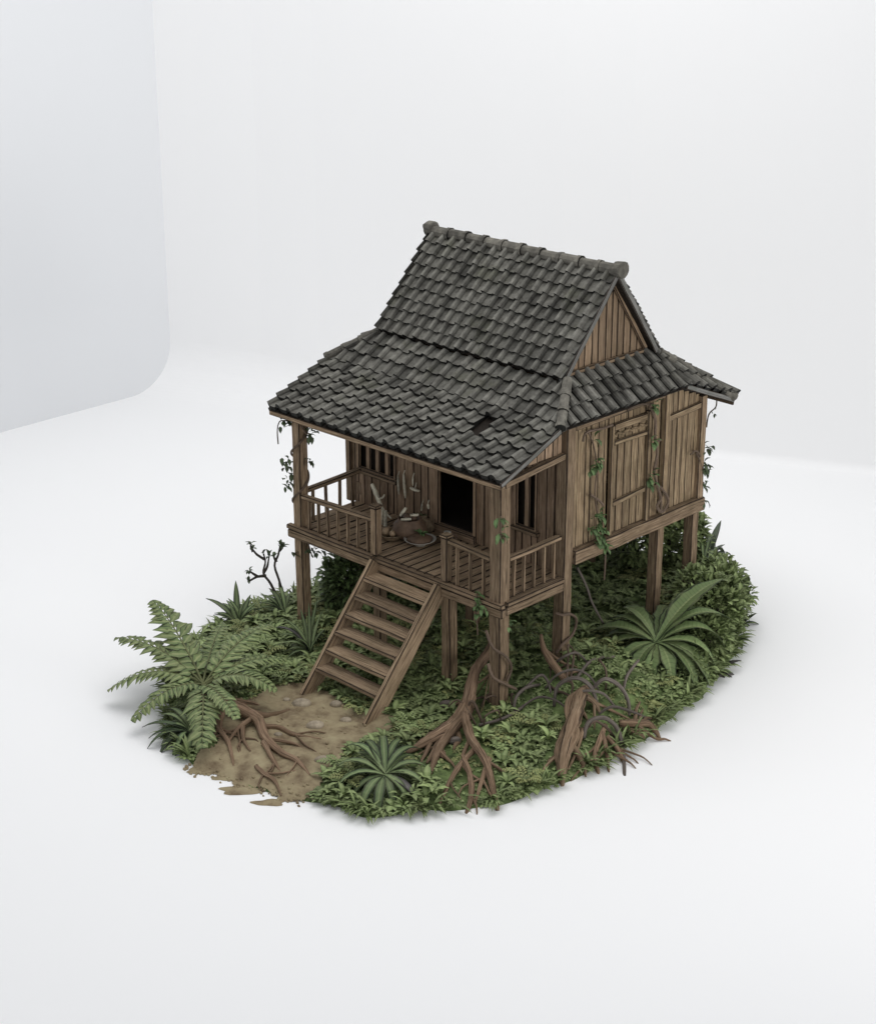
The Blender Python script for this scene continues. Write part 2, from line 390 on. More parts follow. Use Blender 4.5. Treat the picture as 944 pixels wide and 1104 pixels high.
# crumbs and clods of earth, most of them along the rim
nP = len(PATH); done = 0
while done < 330:
    if rnd() < .6:
        k = random.randrange(nP); t = rnd(); a, b_ = PATH[k], PATH[(k + 1) % nP]; x = a[0] + (b_[0] - a[0]) * t + random.gauss(0, .06); y = a[1] + (b_[1] - a[1]) * t + random.gauss(0, .06)
    else:
        x, y = ru(min(xs), max(xs)), ru(min(ys), max(ys))
        if not inpoly(x, y, PATH): continue
    done += 1; r = ru(.012, .034); z = max(gz(x, y), FLOOR_Z) + (.02 if inpoly(x, y, PATH) and edge_dist(x, y) > .1 else .006)
    mb.lathe((x, y, z), [(r, -.01), (r * 1.05, r * .25), (r * .6, r * .7), (.002, r * .8)], n=7, wob=.25, sq=ru(.6, 1))
struct(mb.build('dirt_path', M_DIRT, smooth=True))
for (px, py, L, w, ang) in (((3.440, -4.173, -0.440), 0, .36, .13, .75), ((3.976, -4.138, -0.440), 0, .24, .10, .8), ((2.930, -4.170, -0.440), 0, .14, .07, .6)):
    mb = MB(); n = 22; ring = []
    for k in range(n):
        a = 2 * math.pi * k / n; r = 1 + .16 * math.sin(3 * a + L * 20) + .1 * math.sin(5 * a)
        x, y = L * math.cos(a) * r, w * math.sin(a) * r
        ring.append(V((px[0] + x * math.cos(ang) - y * math.sin(ang), px[1] + x * math.sin(ang) + y * math.cos(ang), FLOOR_Z + .004)))
    c = V((px[0], px[1], FLOOR_Z + .016))
    inn = [r.lerp(c, .4) + V((0, 0, .007)) for r in ring]
    for k in range(n):
        mb.quad([ring[k], ring[(k + 1) % n], inn[(k + 1) % n], inn[k]], [(0, 0)] * 4)
        mb.quad([inn[k], inn[(k + 1) % n], c], [(0, 0)] * 3)
    struct(mb.build('dirt_patch', M_DIRT, smooth=True))

# ------------------------------------------------------------------ house
W, VY, D, HD, HM = 4.667, 1.488, 4.964, 1.58, 1.723
house = thing('stilt_house', (W / 2, D / 2, FLOOR_Z), 'weathered brown timber house on stilts with grey tiled two-tier roof', 'house')
def part(mb, name, mats=WOODS, parent=house, smooth=False): return mb.build(name, mats, parent, smooth)
def one(name, p0, p1, w, h, parent=house, mats=WOODS, **k):
    m = MB(); m.beam(p0, p1, w, h, **k); return m.build(name, mats, parent)
# posts  (x, y, z0, z1, size)
for (x, y, z1, w) in ((.07, .07, 3.52, .19), (W - .08, .08, 3.5, .23), (W - .05, VY + .03, 4.12, .21), (W - .07, 3.92, 1.78, .185), (W - .07, D - .08, 1.78, .185),
                      (3.50, .1, 1.42, .19), (1.90, .12, 1.42, .17), (.0, VY + .1, 1.6, .2), (.05, D - .1, 1.75, .2), (2.4, D - .1, 1.75, .19), (2.4, 3.0, 1.75, .19), (2.6, VY + .1, 1.6, .19), (0.05, 3.2, 1.75, .19)):
    z0 = gz(x, y) - .12
    one('post', (x, y, z0), (x + ru(-.015, .015), y + ru(-.015, .015), z1), w, w, jit=.006, side=(1, 0, 0), c=.016)
# beams under the veranda and the floor: a thin proud rim over a deeper beam
def rim_beam(p0, p1, out, z, h2=.15):
    p0 = V(p0); p1 = V(p1); o = V(out)
    one('rim_board', p0 + o * .03 + V((0, 0, z - .035)), p1 + o * .03 + V((0, 0, z - .035)), .11, .075, jit=.004)
    one('floor_beam', p0 + V((0, 0, z - .08 - h2 / 2)), p1 + V((0, 0, z - .08 - h2 / 2)), .12, h2, jit=.005)
rim_beam((-.14, -.01, 0), (1.93, -.01, 0), (0, -1, 0), HD + .02)
rim_beam((1.94, .03, 0), (3.46, .03, 0), (0, -1, 0), HD - .0)
rim_beam((3.47, -.01, 0), (W + .10, -.01, 0), (0, -1, 0), HD + .02)
rim_beam((W + .01, .07, 0), (W + .01, VY - .07, 0), (1, 0, 0), HD + .02)
rim_beam((-.0, .07, 0), (-.0, VY, 0), (-1, 0, 0), HD + .02)
one('floor_beam', (W + .03, VY + .14, 1.88), (W + .03, D + .06, 1.88), .15, .24, jit=.006)
one('floor_beam', (W, D - .02, 1.86), (-.1, D - .02, 1.86), .14, .24)
one('floor_beam', (-.02, D, 1.86), (-.02, VY, 1.86), .14, .24)
mb = MB()
x = -.1
while x < W - .05:
    w = ru(.17, .24); w = min(w, W - .02 - x)
    y0 = .0 if not (1.97 < x + w / 2 < 3.46) else -.0
    mb.beam((x + w / 2, y0 + ru(.02, .035), HD + .005 + ru(-.006, .006)), (x + w / 2, VY + .025, HD + .005 + ru(-.006, .006)), w - .012, .05, side=(1, 0, 0), jit=.003)
    x += w
part(mb, 'veranda_deck', [M_DECK, M_EDGE])
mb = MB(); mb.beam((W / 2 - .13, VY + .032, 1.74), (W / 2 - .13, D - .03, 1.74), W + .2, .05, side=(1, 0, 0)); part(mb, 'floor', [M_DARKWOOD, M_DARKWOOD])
# porch wall (plane y = VY) of uneven boards with a doorway and two barred windows
DOOR = (1.93, 2.74, 1.6, 3.35)
WINS = ((-.02, .92, 2.26, 3.2), (3.62, 4.10, 2.2, 3.2))
mb = MB(); x = -.26
while x < W - .2:
    w = ru(.13, .22); x1 = min(x + w, W - .16)
    for s in (DOOR[0], DOOR[1], *(q for k in WINS for q in k[:2])):
        if x < s - .02 < x1 - .04 or abs(x1 - s) < .05: x1 = s
    cxm = (x + x1) / 2; y = VY + .03 + ru(-.008, .008)
    spans = [(1.585, 3.88)]
    for (a0, a1, z0, z1) in (DOOR, *WINS):
        if a0 < cxm < a1: spans = [(1.585, z0), (z1, 3.88)]
    for (z0, z1) in spans:
        if z1 - z0 > .05: mb.beam((cxm, y, z0), (cxm, y, z1), (x1 - x) - ru(.006, .014), .045, side=(1, 0, 0), c=.009)
    x = x1
part(mb, 'porch_wall', [M_PORCH, M_EDGE])
one('corner_trim', (-.25, VY + .02, 1.58), (-.25, VY + .02, 3.8), .12, .12, side=(1, 0, 0))
df = MB()
for xx in (DOOR[0] - .03, DOOR[1] + .03): df.beam((xx, VY - .015, 1.62), (xx, VY - .015, 3.4), .09, .07, side=(1, 0, 0))
df.beam((DOOR[0] - .08, VY - .02, 3.42), (DOOR[1] + .08, VY - .02, 3.42), .07, .1)
df.beam((DOOR[0] - .06, VY - .02, 1.68), (DOOR[1] + .06, VY - .02, 1.68), .12, .15)
part(df, 'door_frame', [M_PORCH, M_EDGE])
for (a0, a1, z0, z1) in WINS:
    f = MB()
    for xx in (a0 + .02, a1 - .02): f.beam((xx, VY - .005, z0 - .04), (xx, VY - .005, z1), .06, .06, side=(1, 0, 0))
    f.beam((a0 - .01, VY - .004, z1 - .03), (a1 + .01, VY - .004, z1 - .03), .06, .06); f.beam((a0 - .01, VY - .004, z0 - .0), (a1 + .01, VY - .004, z0 - .0), .06, .05)
    wf = f.build('window', [M_PORCH, M_EDGE], house)
    f = MB(); f.beam((a0 - .05, VY - .03, z0 - .05), (a1 + .05, VY - .03, z0 - .05), .1, .07); f.build('sill', [M_POST, M_EDGE], wf)
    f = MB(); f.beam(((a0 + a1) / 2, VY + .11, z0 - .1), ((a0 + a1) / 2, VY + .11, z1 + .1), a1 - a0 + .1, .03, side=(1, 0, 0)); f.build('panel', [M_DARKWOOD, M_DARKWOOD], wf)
    n = 2 if a1 - a0 < .6 else 4
    for k in range(n - 1):
        xx = a0 + (a1 - a0) * (k + 1) / n
        f = MB(); f.beam((xx, VY + .02, z0 - .01), (xx, VY + .02, z1), .105, .04, side=(1, 0, 0)); f.build('bar', [M_PORCH, M_EDGE], wf)
DP0 = 4.30
# right wall (plane x = W): boards, door with rails, corner posts and pilaster
def yboards(y0, y1, z0, z1, mat, name, dx=0, wmin=.11, wmax=.2, parent=house):
    m = MB(); y = y0
    while y < y1 - .02:
        w = min(ru(wmin, wmax), y1 - y)
        if y1 - y - w < .06: w = y1 - y
        zt = z1(y + w / 2) if callable(z1) else z1
        zb = z0(y + w / 2) if callable(z0) else z0
        xx = W + dx + ru(-.008, .008)
        if zt - zb > .03: m.beam((xx, y + w / 2, zb + ru(0, .015)), (xx + ru(-.004, .004), y + w / 2, zt), .045, w - ru(.005, .014), side=(1, 0, 0), c=.009)
        y += w
    return m.build(name, [mat, M_EDGE], parent)
yboards(VY + .13, 2.50, 1.99, 4.12, M_WALL, 'side_wall', -.03)
yboards(2.50, 3.50, 3.84, 4.12, M_WALL, 'side_wall', -.03)
yboards(3.50, 3.83, 1.99, 4.12, M_WALL, 'side_wall', -.03)
yboards(3.99, 4.87, 2.0, lambda y: min(4.12, 4.06 - .3985 * (y - DP0)), M_WALL, 'side_wall', -.03)
dr = yboards(2.56, 3.44, 2.0, 3.74, M_WALL, 'side_door', -.012, .14, .2)
for (p0, p1, w, h, nm) in (((W + .04, 2.53, 1.99), (W + .04, 2.53, 3.86), .07, .075, 'jamb'), ((W + .04, 3.46, 1.99), (W + .04, 3.46, 3.9), .07, .09, 'jamb'),
                           ((W + .035, 2.57, 3.55), (W + .035, 3.41, 3.53), .06, .075, 'rail'), ((W + .035, 2.57, 2.52), (W + .035, 3.41, 2.56), .06, .09, 'rail'),
                           ((W + .03, 2.57, 3.81), (W + .03, 3.41, 3.80), .06, .12, 'lintel')):
    m = MB(); m.beam(p0, p1, w, h, side=(1, 0, 0) if 'amb' in nm else None); m.build(nm, [M_WALL, M_EDGE], dr)
m = MB()   # carved head board over the door: a run of scalloped bumps
for k in range(9):
    yy = 2.61 + k * .095; m.tube([(W + .035, yy - .05, 3.69 + .02 * math.sin(k * 2)), (W + .05, yy, 3.66 + .03 * (k % 2)), (W + .035, yy + .05, 3.69)], [.012, .024, .012], n=6)
m.build('carved_panel', [M_WALL], dr)
one('pilaster', (W + .03, 3.91, 1.77), (W + .03, 3.91, 4.1), .1, .13, side=(1, 0, 0), mats=[M_WALL, M_EDGE])
one('corner_post', (W - .02, D - .04, 1.77), (W - .02, D - .04, 3.82), .17, .16, side=(1, 0, 0), mats=[M_POST, M_EDGE])
one('wall_rail', (W + .02, 3.99, 3.62), (W + .02, 4.86, 3.66), .06, .11, mats=[M_WALL, M_EDGE])
one('wall_plate', (W + .02, VY + .14, 4.03), (W + .02, 3.85, 4.06), .08, .1, mats=[M_POST, M_EDGE])
# porch end: a sloping tie beam with short boards up to the roof edge
one('tie_beam', (W - .02, .05, 3.50), (W - .02, VY - .06, 3.62), .11, .11)
yboards(.62, VY - .08, 3.64, lambda y: 3.60 + .3985 * (y + .1), M_PORCH, 'porch_gable', -.05)
one('tie_beam', (.02, .1, 3.48), (.02, VY, 3.52), .1, .1)
one('eave_beam', (-.2, -.03, 3.55), (W + .06, -.03, 3.53), .1, .12)
# left and back walls
mb = MB(); y = VY + .08
while y < D - .05:
    w = min(ru(.13, .2), D - y); mb.beam((-.22, y + w / 2, 1.70), (-.22, y + w / 2, min(4.1, 4.04 - .3985 * (y - DP0))), .045, w - .01, side=(1, 0, 0)); y += w
part(mb, 'side_wall', [M_WALL, M_EDGE])
mb = MB(); x = -.2
while x < W - .1:
    w = min(ru(.13, .2), W - .06 - x); mb.beam((x + w / 2, D - .05, 1.70), (x + w / 2, D - .05, 3.76), w - .01, .045, side=(1, 0, 0)); x += w
part(mb, 'back_wall', [M_WALL, M_EDGE])

# railings
def railing(p0, p1, n, zt, zt2=None, posts=()):
    p0 = V(p0); p1 = V(p1); zt2 = zt if zt2 is None else zt2
    m = MB(); m.beam(p0 + V((0, 0, HD + zt)), p1 + V((0, 0, HD + zt2)), .11, .075, jit=.004)
    r = m.build('railing', WOODS, house)
    for k in range(n):
        t = (k + .6) / (n + .2); q = p0.lerp(p1, t); z = zt + (zt2 - zt) * t
        m = MB(); m.beam(q + V((0, 0, HD + .02)), q + V((ru(-.012, .012), ru(-.012, .012), HD + z - .035)), .05, .05, side=(1, 0, 0), c=.008)
        m.build('baluster', WOODS, r)
    return r
railing((.17, .03, 0), (1.87, .03, 0), 7, .57, .62)
railing((3.56, .03, 0), (W - .2, .03, 0), 3, .72, .68)
railing((W - .04, .2, 0), (W - .04, VY - .07, 0), 5, .67, .68)
railing((.05, .17, 0), (.05, VY - .03, 0), 4, .60, .64)
for (x, z) in ((1.92, .84), (3.50, .77)):
    one('newel', (x, .03, HD + .03), (x, .03, HD + z), .14, .14, side=(1, 0, 0), c=.016)
    one('newel_cap', (x, .03, HD + z + .001), (x, .03, HD + z + .05), .17, .17, side=(1, 0, 0), c=.016)
# stairs
SX0, SX1 = 1.98, 3.43; SB, ST = V((0, -1.56, -.22)), V((0, -.02, 1.56))
d = (ST - SB).normalized(); nrm = V((0, -d.z, d.y))
for xx in (SX0, SX1):
    zoff = gz(xx, -1.56) - (-.22)
    one('stringer', (xx, SB.y - d.y * .1, SB.z - d.z * .1 - .08), (xx, ST.y, ST.z - .06), .085, .31, side=(1, 0, 0), jit=.003, c=.014, mats=[M_DECK, M_EDGE])
for k in range(6):
    z = .07 + k * .247; t = (z - SB.z) / (ST.z - SB.z); y = SB.y + (ST.y - SB.y) * t
    m = MB(); m.beam((SX0 + .03, y + .03, z), (SX1 - .03, y + .03 + ru(-.01, .01), z + ru(-.012, .012)), .32, .075, c=.014, jit=.005)
    m.build('tread', [M_DECK, M_EDGE], house)

# ------------------------------------------------------------------ roof
UX0, UX1, UY, UYB, ZU = .272, 4.359, 1.753, 4.067, 4.651
OL, XR, VP, ZS, OE, ZEV, DP = -.394, 4.813, 1.169, 4.151, -.176, 3.615, 4.30
YM, RX0, RX1, ZR = 2.91, .397, 4.416, 6.2
DPT = DP + (VP - OE)
def lerp(a, b, t): return a + (b - a) * t
def seglist(pts):
    L = [0]
    for i in range(len(pts) - 1): L.append(L[-1] + math.dist(pts[i], pts[i + 1]))
    return L
class Slope:
    """a roof plane: profile of (d, z) points going down, with the [t0, t1] limits at each of them"""
    def __init__(s, prof, lims, axis):
        s.p, s.l, s.axis = prof, lims, axis; s.L = seglist(prof)
    def at(s, q):
        q = max(-.2, min(q, s.L[-1]))
        for i in range(len(s.L) - 1):
            if q <= s.L[i + 1] or i == len(s.L) - 2:
                t = (q - s.L[i]) / (s.L[i + 1] - s.L[i]); break
        d = lerp(s.p[i][0], s.p[i + 1][0], t); z = lerp(s.p[i][1], s.p[i + 1][1], t)
        t = max(0, t); return d, z, lerp(s.l[i][0], s.l[i + 1][0], t), lerp(s.l[i][1], s.l[i + 1][1], t), i
    def pos(s, q, t, lift=0):
        d, z, a, b, i = s.at(q); t = max(a, min(b, t))
        dd, dz_ = s.p[i + 1][0] - s.p[i][0], s.p[i + 1][1] - s.p[i][1]; n = math.hypot(dd, dz_)
        nd, nz = (-dz_ / n, dd / n) if dd > 0 else (dz_ / n, -dd / n)
        if nz < 0: nd, nz = -nd, -nz
        d += nd * lift; z += nz * lift
        return (t, d, z) if s.axis == 'x' else (d, t, z)
def tiles(s, rows, tw, skip=(), seed=3, loose=(), hump=.8):
    rg = random.Random(seed); m = MB(); H = s.L[-1] / rows
    tmin = min(l[0] for l in s.l); tmax = max(l[1] for l in s.l)
    PR = [(.0, -.005), (.02, .05), (.09, .095), (.2, .108), (.31, .09), (.385, .045), (.40, .0), (.62, -.006), (.88, .0)]
    for r in range(rows):
        n = int((tmax - tmin) / tw) + 2
        for c in range(n):
            if (r, c) in skip: continue
            t0 = tmin + (c - .3) * tw + rg.uniform(-.008, .008)
            qb = (r + 1) * H + rg.uniform(-.016, .016); qt = r * H - H * .25
            qt = max(qt, 0 if r == 0 else -.2)
            _, _, a, b, _ = s.at(qb); _, _, a2, b2, _ = s.at(max(qt, 0))
            if min(t0 + tw, max(b, b2)) - max(t0, min(a, a2)) < .05: continue
            lift = .066 + rg.uniform(-.008, .014); tilt = rg.uniform(-.012, .012); sk = rg.uniform(-.009, .009)
            if (r, c) in loose: lift += .03
            rn = min(1, max(0, rg.gauss(.5, .23)))
            top, bot, low = [], [], []
            for (u, h) in PR:
                h *= hump
                t = t0 + u * tw
                top.append(s.pos(max(qt, 0), t, h + .004)); bot.append(s.pos(qb + (u - .5) * sk * 2, t + sk * .3, h + lift + tilt * (u - .5)))
                low.append(s.pos(qb + (u - .5) * sk * 2, t + sk * .3, h + lift - .074))
            for k in range(len(PR) - 1):
                m.quad([top[k], bot[k], bot[k + 1], top[k + 1]], [(0, 0)] * 4, 0, min(1, rn + (.3 if 1 <= k <= 3 else 0)))  # roll faces tinted lighter: a highlight painted along each tile's roll
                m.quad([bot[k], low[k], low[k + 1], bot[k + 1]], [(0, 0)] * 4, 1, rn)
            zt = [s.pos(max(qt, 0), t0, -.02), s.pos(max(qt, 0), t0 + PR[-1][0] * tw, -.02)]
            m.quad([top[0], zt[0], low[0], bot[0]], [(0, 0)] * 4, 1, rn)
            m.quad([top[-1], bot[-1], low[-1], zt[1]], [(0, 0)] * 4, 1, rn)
    return m
def sheathing(m, s, th=.05, mi=2, below=.03):
    """boarding under the tiles: a closed slab"""
    qs = [0] + s.L[1:]
    for i in range(len(qs) - 1):
        qa, qb = qs[i], qs[i + 1]
        dA, dB = s.l[i], s.l[i + 1]
        def P(q, t, lift): return s.pos(q, t, lift)
        e = 1e-4
        A = [P(qa + e, dA[0], -below), P(qa + e, dA[1], -below), P(qb - e, dB[1], -below), P(qb - e, dB[0], -below)]
        Bt = [P(qa + e, dA[0], -below - th), P(qa + e, dA[1], -below - th), P(qb - e, dB[1], -below - th), P(qb - e, dB[0], -below - th)]
        m.quad(A, [(0, 0), (3, 0), (3, 1), (0, 1)], mi); m.quad(Bt[::-1], [(0, 0), (3, 0), (3, 1), (0, 1)], mi)
        for k in range(4): m.quad([A[k], Bt[k], Bt[(k + 1) % 4], A[(k + 1) % 4]], [(0, 0), (0, .1), (2, .1), (2, 0)], mi)
ROOFM = [M_TILE, M_TILE_EDGE, M_DARKWOOD]
front = Slope([(UY, ZU), (VP, ZS), (OE, ZEV)], [(UX0, UX1), (OL, XR), (OL, XR)], 'x')
back = Slope([(UYB, ZU), (DPT, ZEV)], [(UX0, UX1), (OL, XR)], 'x')
right = Slope([(UX1 - .12, ZU + .06), (XR, ZS - .02)], [(UY, UYB), (VP, DP)], 'y')
left = Slope([(UX0, ZU), (OL, ZS - .02)], [(UY, UYB), (VP, DP)], 'y')
ufront = Slope([(YM, ZR), (UY - .02, ZU + .05)], [(RX0, RX1), (UX0, UX1)], 'x')
uback = Slope([(YM, ZR), (UYB + .02, ZU + .05)], [(RX0, RX1), (UX0, UX1)], 'x')
HOLE = {(4, 14), (5, 14)}
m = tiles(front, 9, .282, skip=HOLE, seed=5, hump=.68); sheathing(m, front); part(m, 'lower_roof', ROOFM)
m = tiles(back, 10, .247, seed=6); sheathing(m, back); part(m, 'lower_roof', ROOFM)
class Fan:
    """end plane between the side eave and the rear hip: rows run from edge A-B towards the point T"""
    def __init__(s, A, B, T):
        s.A, s.B, s.T = V(A), V(B), V(T); s.n = (s.B - s.A).cross(s.T - s.A).normalized()
        if s.n.z < 0: s.n = -s.n
        s.L = [0, (s.B - s.A).length]; s.l = [(0, .02), (0, (s.T - s.B).length)]
    def at(s, q): t = max(0, min(1, q / s.L[1])); return 0, 0, 0, lerp(s.l[0][1], s.l[1][1], t), 0
    def pos(s, q, t, lift=0):
        f = max(0, min(1, q / s.L[1])); mx = lerp(.02, s.l[1][1], f); t = max(0, min(mx, t))
        return tuple(s.A.lerp(s.B, f) + (s.T - s.B).normalized() * t + s.n * lift)
for (A_, B_, T_) in (((UX1 - .1, UYB - .05, ZU + .04), (XR, DP - .02, ZS - .01), (XR + .01, DPT + .06, ZEV + .02)), ((UX0, UYB, ZU), (OL, DP, ZS), (OL, DPT, ZEV))):
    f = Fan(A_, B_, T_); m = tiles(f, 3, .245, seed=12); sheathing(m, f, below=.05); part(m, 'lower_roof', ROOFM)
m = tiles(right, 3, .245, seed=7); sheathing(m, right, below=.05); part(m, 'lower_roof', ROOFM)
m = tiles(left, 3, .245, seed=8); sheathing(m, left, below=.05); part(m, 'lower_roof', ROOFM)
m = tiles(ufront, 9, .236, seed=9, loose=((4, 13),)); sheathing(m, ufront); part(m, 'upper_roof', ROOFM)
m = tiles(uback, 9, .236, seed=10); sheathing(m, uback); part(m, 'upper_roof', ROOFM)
def caps(p0, p1, n, r, name, lift=.05, end=(0, 0)):
    p0 = V(p0) + V((0, 0, lift)); p1 = V(p1) + V((0, 0, lift)); m = MB()
    for k in range(n):
        a = p0.lerp(p1, k / n); b = p0.lerp(p1, (k + 1.12) / n); j = V((0, 0, ru(-.012, .012)))
        rr = r * ru(.92, 1.06)
        m.tube([a + j, a.lerp(b, .8) + j, a.lerp(b, .86) + j, b + j], [rr * .9, rr * .98, rr * 1.14, rr * 1.16], n=10, sub=1, wob=.05, mi=0)
        m.tube([b.lerp(a, .012) + j, b + (b - a).normalized() * .008 + j], [rr * 1.10, rr * 1.02], n=10, sub=1, wob=.03, mi=1)
    return part(m, name, [M_CAP, M_TILE_EDGE])
caps((RX0 - .04, YM, ZR), (RX1 + .02, YM, ZR), 10, .10, 'ridge_cap', .03)
for x in (RX0 - .03, RX1 + .05):
    m = MB(); m.tube([(x - .09, YM, ZR + .045), (x - .085, YM, ZR + .05), (x + .05, YM, ZR + .055), (x + .06, YM, ZR + .055)], [.11, .128, .135, .11], n=12, wob=.05, sub=1); part(m, 'ridge_finial', [M_CAP])
caps((UX0 - .02, UY, ZU), (OL, VP, ZS + .03), 3, .075, 'hip_cap')
caps((UX1 + .04, UY + .02, ZU + .02), (XR - .01, VP, ZS), 3, .085, 'hip_cap')
caps((UX0, UYB, ZU), (OL, DPT, ZEV), 6, .075, 'hip_cap')
caps((UX1 + .04, UYB, ZU + .01), (XR, DPT - .05, ZEV + .04), 6, .07, 'hip_cap', .03)
# fascia and barge boards
FW = [M_POST, M_EDGE]
one('fascia', (OL, OE + .02, ZEV - .07), (XR, OE + .02, ZEV - .07), .035, .085, mats=FW)
one('fascia', (OL, DPT - .02, ZEV - .07), (XR, DPT - .02, ZEV - .07), .035, .085, mats=FW)
M_RAKE = wood('grey weathered barge board', (.08, .078, .072), (.15, .147, .138), (.22, .215, .20))
for x in (OL + .01, XR - .01):
    one('barge_board', (x, VP, ZS - .03), (x, OE, ZEV - .03), .035, .085, mats=[M_RAKE, M_EDGE])
    one('barge_board', (x, DP, ZS - .03), (x, DPT, ZEV - .03), .035, .085, mats=[M_RAKE, M_EDGE])
for (xa, xb) in ((UX0, RX0), (UX1, RX1)):
    one('barge_board', (xb, YM - .02, ZR - .03), (xa, UY + .01, ZU + .03), .03, .09, mats=[M_RAKE, M_EDGE])
    one('barge_board', (xb, YM + .02, ZR - .03), (xa, UYB - .01, ZU + .03), .03, .09, mats=[M_RAKE, M_EDGE])
# gables: boards under the verge, sill and inner rafters
for sx, gx in ((1, UX1 - .16), (-1, UX0 + .16)):
    m = MB(); y = UY + .18
    while y < UYB - .2:
        w = min(ru(.12, .19), UYB - .18 - y); yc = y + w / 2
        zt = ZU + .03 + (ZR - ZU - .14) * (1 - abs(yc - YM) / (YM - UY))
        m.beam((gx + ru(-.006, .006), yc, ZU + .02), (gx, yc, zt), .04, w - .012, side=(1, 0, 0)); y += w
    part(m, 'gable_wall', [M_GABLE, M_EDGE])
    one('gable_sill', (gx + sx * .05, UY + .2, ZU + .07), (gx + sx * .05, UYB - .2, ZU + .07), .07, .07, mats=[M_GABLE, M_EDGE])
    for ya, q in ((UY + .2, 1), (UYB - .2, -1)):
        one('gable_rafter', (gx + sx * .06, ya, ZU + .1), (gx + sx * .06, YM - q * .05, ZR - .16), .05, .08, side=(1, 0, 0), mats=[M_GABLE, M_EDGE])
# soffit rafters under the veranda roof
for k in range(7):
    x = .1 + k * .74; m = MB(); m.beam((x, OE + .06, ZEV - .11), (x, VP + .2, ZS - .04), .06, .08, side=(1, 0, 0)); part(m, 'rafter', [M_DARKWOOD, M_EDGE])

# ------------------------------------------------------------------ things on the veranda
def lobj(mb, name, mats, label, cat, group=None, smooth=False):
    return tag(mb.build(name, mats, None, smooth), label, cat, group)
ZD = HD + .035
DK = [(1.823, 0.644, 1.620), (1.359, 1.477, 1.620), (1.807, 1.204, 1.620), (1.644, 0.584, 1.620), (2.162, 0.693, 1.620), (2.455, 1.090, 1.620), (1.100, 0.986, 1.620)]
p = DK[0]; t = thing('clay_pot', (p[0], p[1] + .25, ZD), 'wide brown clay pot among the goods on the veranda', 'pot')
m = MB(); m.lathe((p[0], p[1] + .25, ZD), [(.13, 0), (.24, .06), (.29, .16), (.27, .26), (.19, .33), (.2, .36), (.17, .36), (.15, .3)], n=18); m.build('body', M_CLAY, t, True)
m = MB()
for k, (dx, dy, dz_, r) in enumerate(((-.06, 0, .38, .07), (.05, .03, .38, .06), (.0, -.06, .42, .055))):
    m.lathe((p[0] + dx, p[1] + .25 + dy, ZD + dz_ - .03), [(.02, -r), (r, -.02), (r, .03), (.02, r)], n=10)
m.build('filling', M_CLAY, t, True)
for k, (dx, dy, dz_, an, lab) in enumerate(((-.1, .2, .52, 1.0, 'short pale stick standing tilted at the left of the clay pot'), (.06, .28, .48, .1, 'upper of two pale sticks lying across the clay pot'), (.05, .12, .45, .05, 'lower of two pale sticks lying across the clay pot'))):
    m = MB(); c = V((p[0] + dx, p[1] + dy, ZD + dz_ - .07)); dv_ = V((math.cos(.77) * math.cos(an), math.sin(.77) * math.cos(an), math.sin(an))) * .085
    m.tube([c - dv_, c, c + dv_], [.02, .026, .02], n=7); lobj(m, 'pale_stick', M_PALE, lab, 'stick', 'pale sticks by the clay pot')
p = DK[1]; m = MB()
c = V((p[0] + .12, p[1] - .22, ZD + .12))
pts = [c + V((math.cos(a) * .085 * .72, math.cos(a) * .085 * .7, math.sin(a) * .085)) for a in [2 * math.pi * k / 10 for k in range(11)]]
m.tube(pts, .042, n=8, wob=.05); lobj(m, 'tan_gourd', M_FRUIT, 'round tan ring-shaped gourd leaning right of the clay pot', 'gourd', smooth=True)
p = DK[2]; t = thing('cloth_sack', (p[0], p[1], ZD), 'small lumpy brown sack with greens, nearest the doorway', 'sack')
m = MB(); m.lathe((p[0], p[1], ZD), [(.12, 0), (.19, .05), (.2, .13), (.14, .22), (.06, .27), (.09, .31)], n=14, wob=.1); m.build('bag', M_BASKET, t, True)
m = MB()
for k in range(7): m.leaf((p[0], p[1], ZD + .24), (p[0] + ru(-.16, .1), p[1] + ru(-.16, .06), ZD + ru(.26, .38)), .07, seg=3)
m.build('greens', M_GREENS, t)
p = DK[3]; t = thing('straw_basket', (p[0], p[1] + .08, ZD), 'shallow straw basket of round tan fruit beside the stair rail', 'basket')
m = MB(); m.lathe((p[0], p[1] + .08, ZD), [(.13, 0), (.2, .06), (.235, .12), (.25, .12), (.22, .1), (.14, .04)], n=18); m.build('bowl', M_BASKET, t, True)
for k, (dx, dy, r) in enumerate(((-.08, -.06, .075), (.06, -.05, .06), (0, .08, .075), (.12, .05, .05), (-.12, .04, .055))):
    m = MB(); m.lathe((p[0] + dx, p[1] + .08 + dy, ZD + .12), [(.01, -r), (r * .7, -r * .7), (r, 0), (r * .7, r * .7), (.01, r)], n=10); m.build('fruit', M_FRUIT, t, True)
p = DK[4]; t = thing('serving_dish', (p[0], p[1] + .1, ZD), 'wide shallow pale-rimmed dish holding brown food and green herbs', 'dish')
m = MB(); m.lathe((p[0], p[1] + .1, ZD), [(.09, 0), (.1, .03), (.19, .07), (.265, .11), (.27, .12), (.25, .11), (.18, .08), (.02, .07)], n=22); m.build('plate', M_DISH, t, True)
m = MB(); m.lathe((p[0], p[1] + .1, ZD + .08), [(.215, .01), (.18, .06), (.1, .10), (.02, .12)], n=12, wob=.12); m.build('food', M_CLAY, t, True)
m = MB()
for k in range(9): m.leaf((p[0] + .02, p[1] + .1, ZD + .16), (p[0] + ru(-.1, .16), p[1] + ru(-.02, .2), ZD + ru(.18, .26)), .06, seg=3)
m.build('herbs', M_GREENS, t)
p = DK[5]; t = thing('small_jug', (p[0], p[1] + .05, ZD), 'small pale jug behind the right stair newel', 'jug')
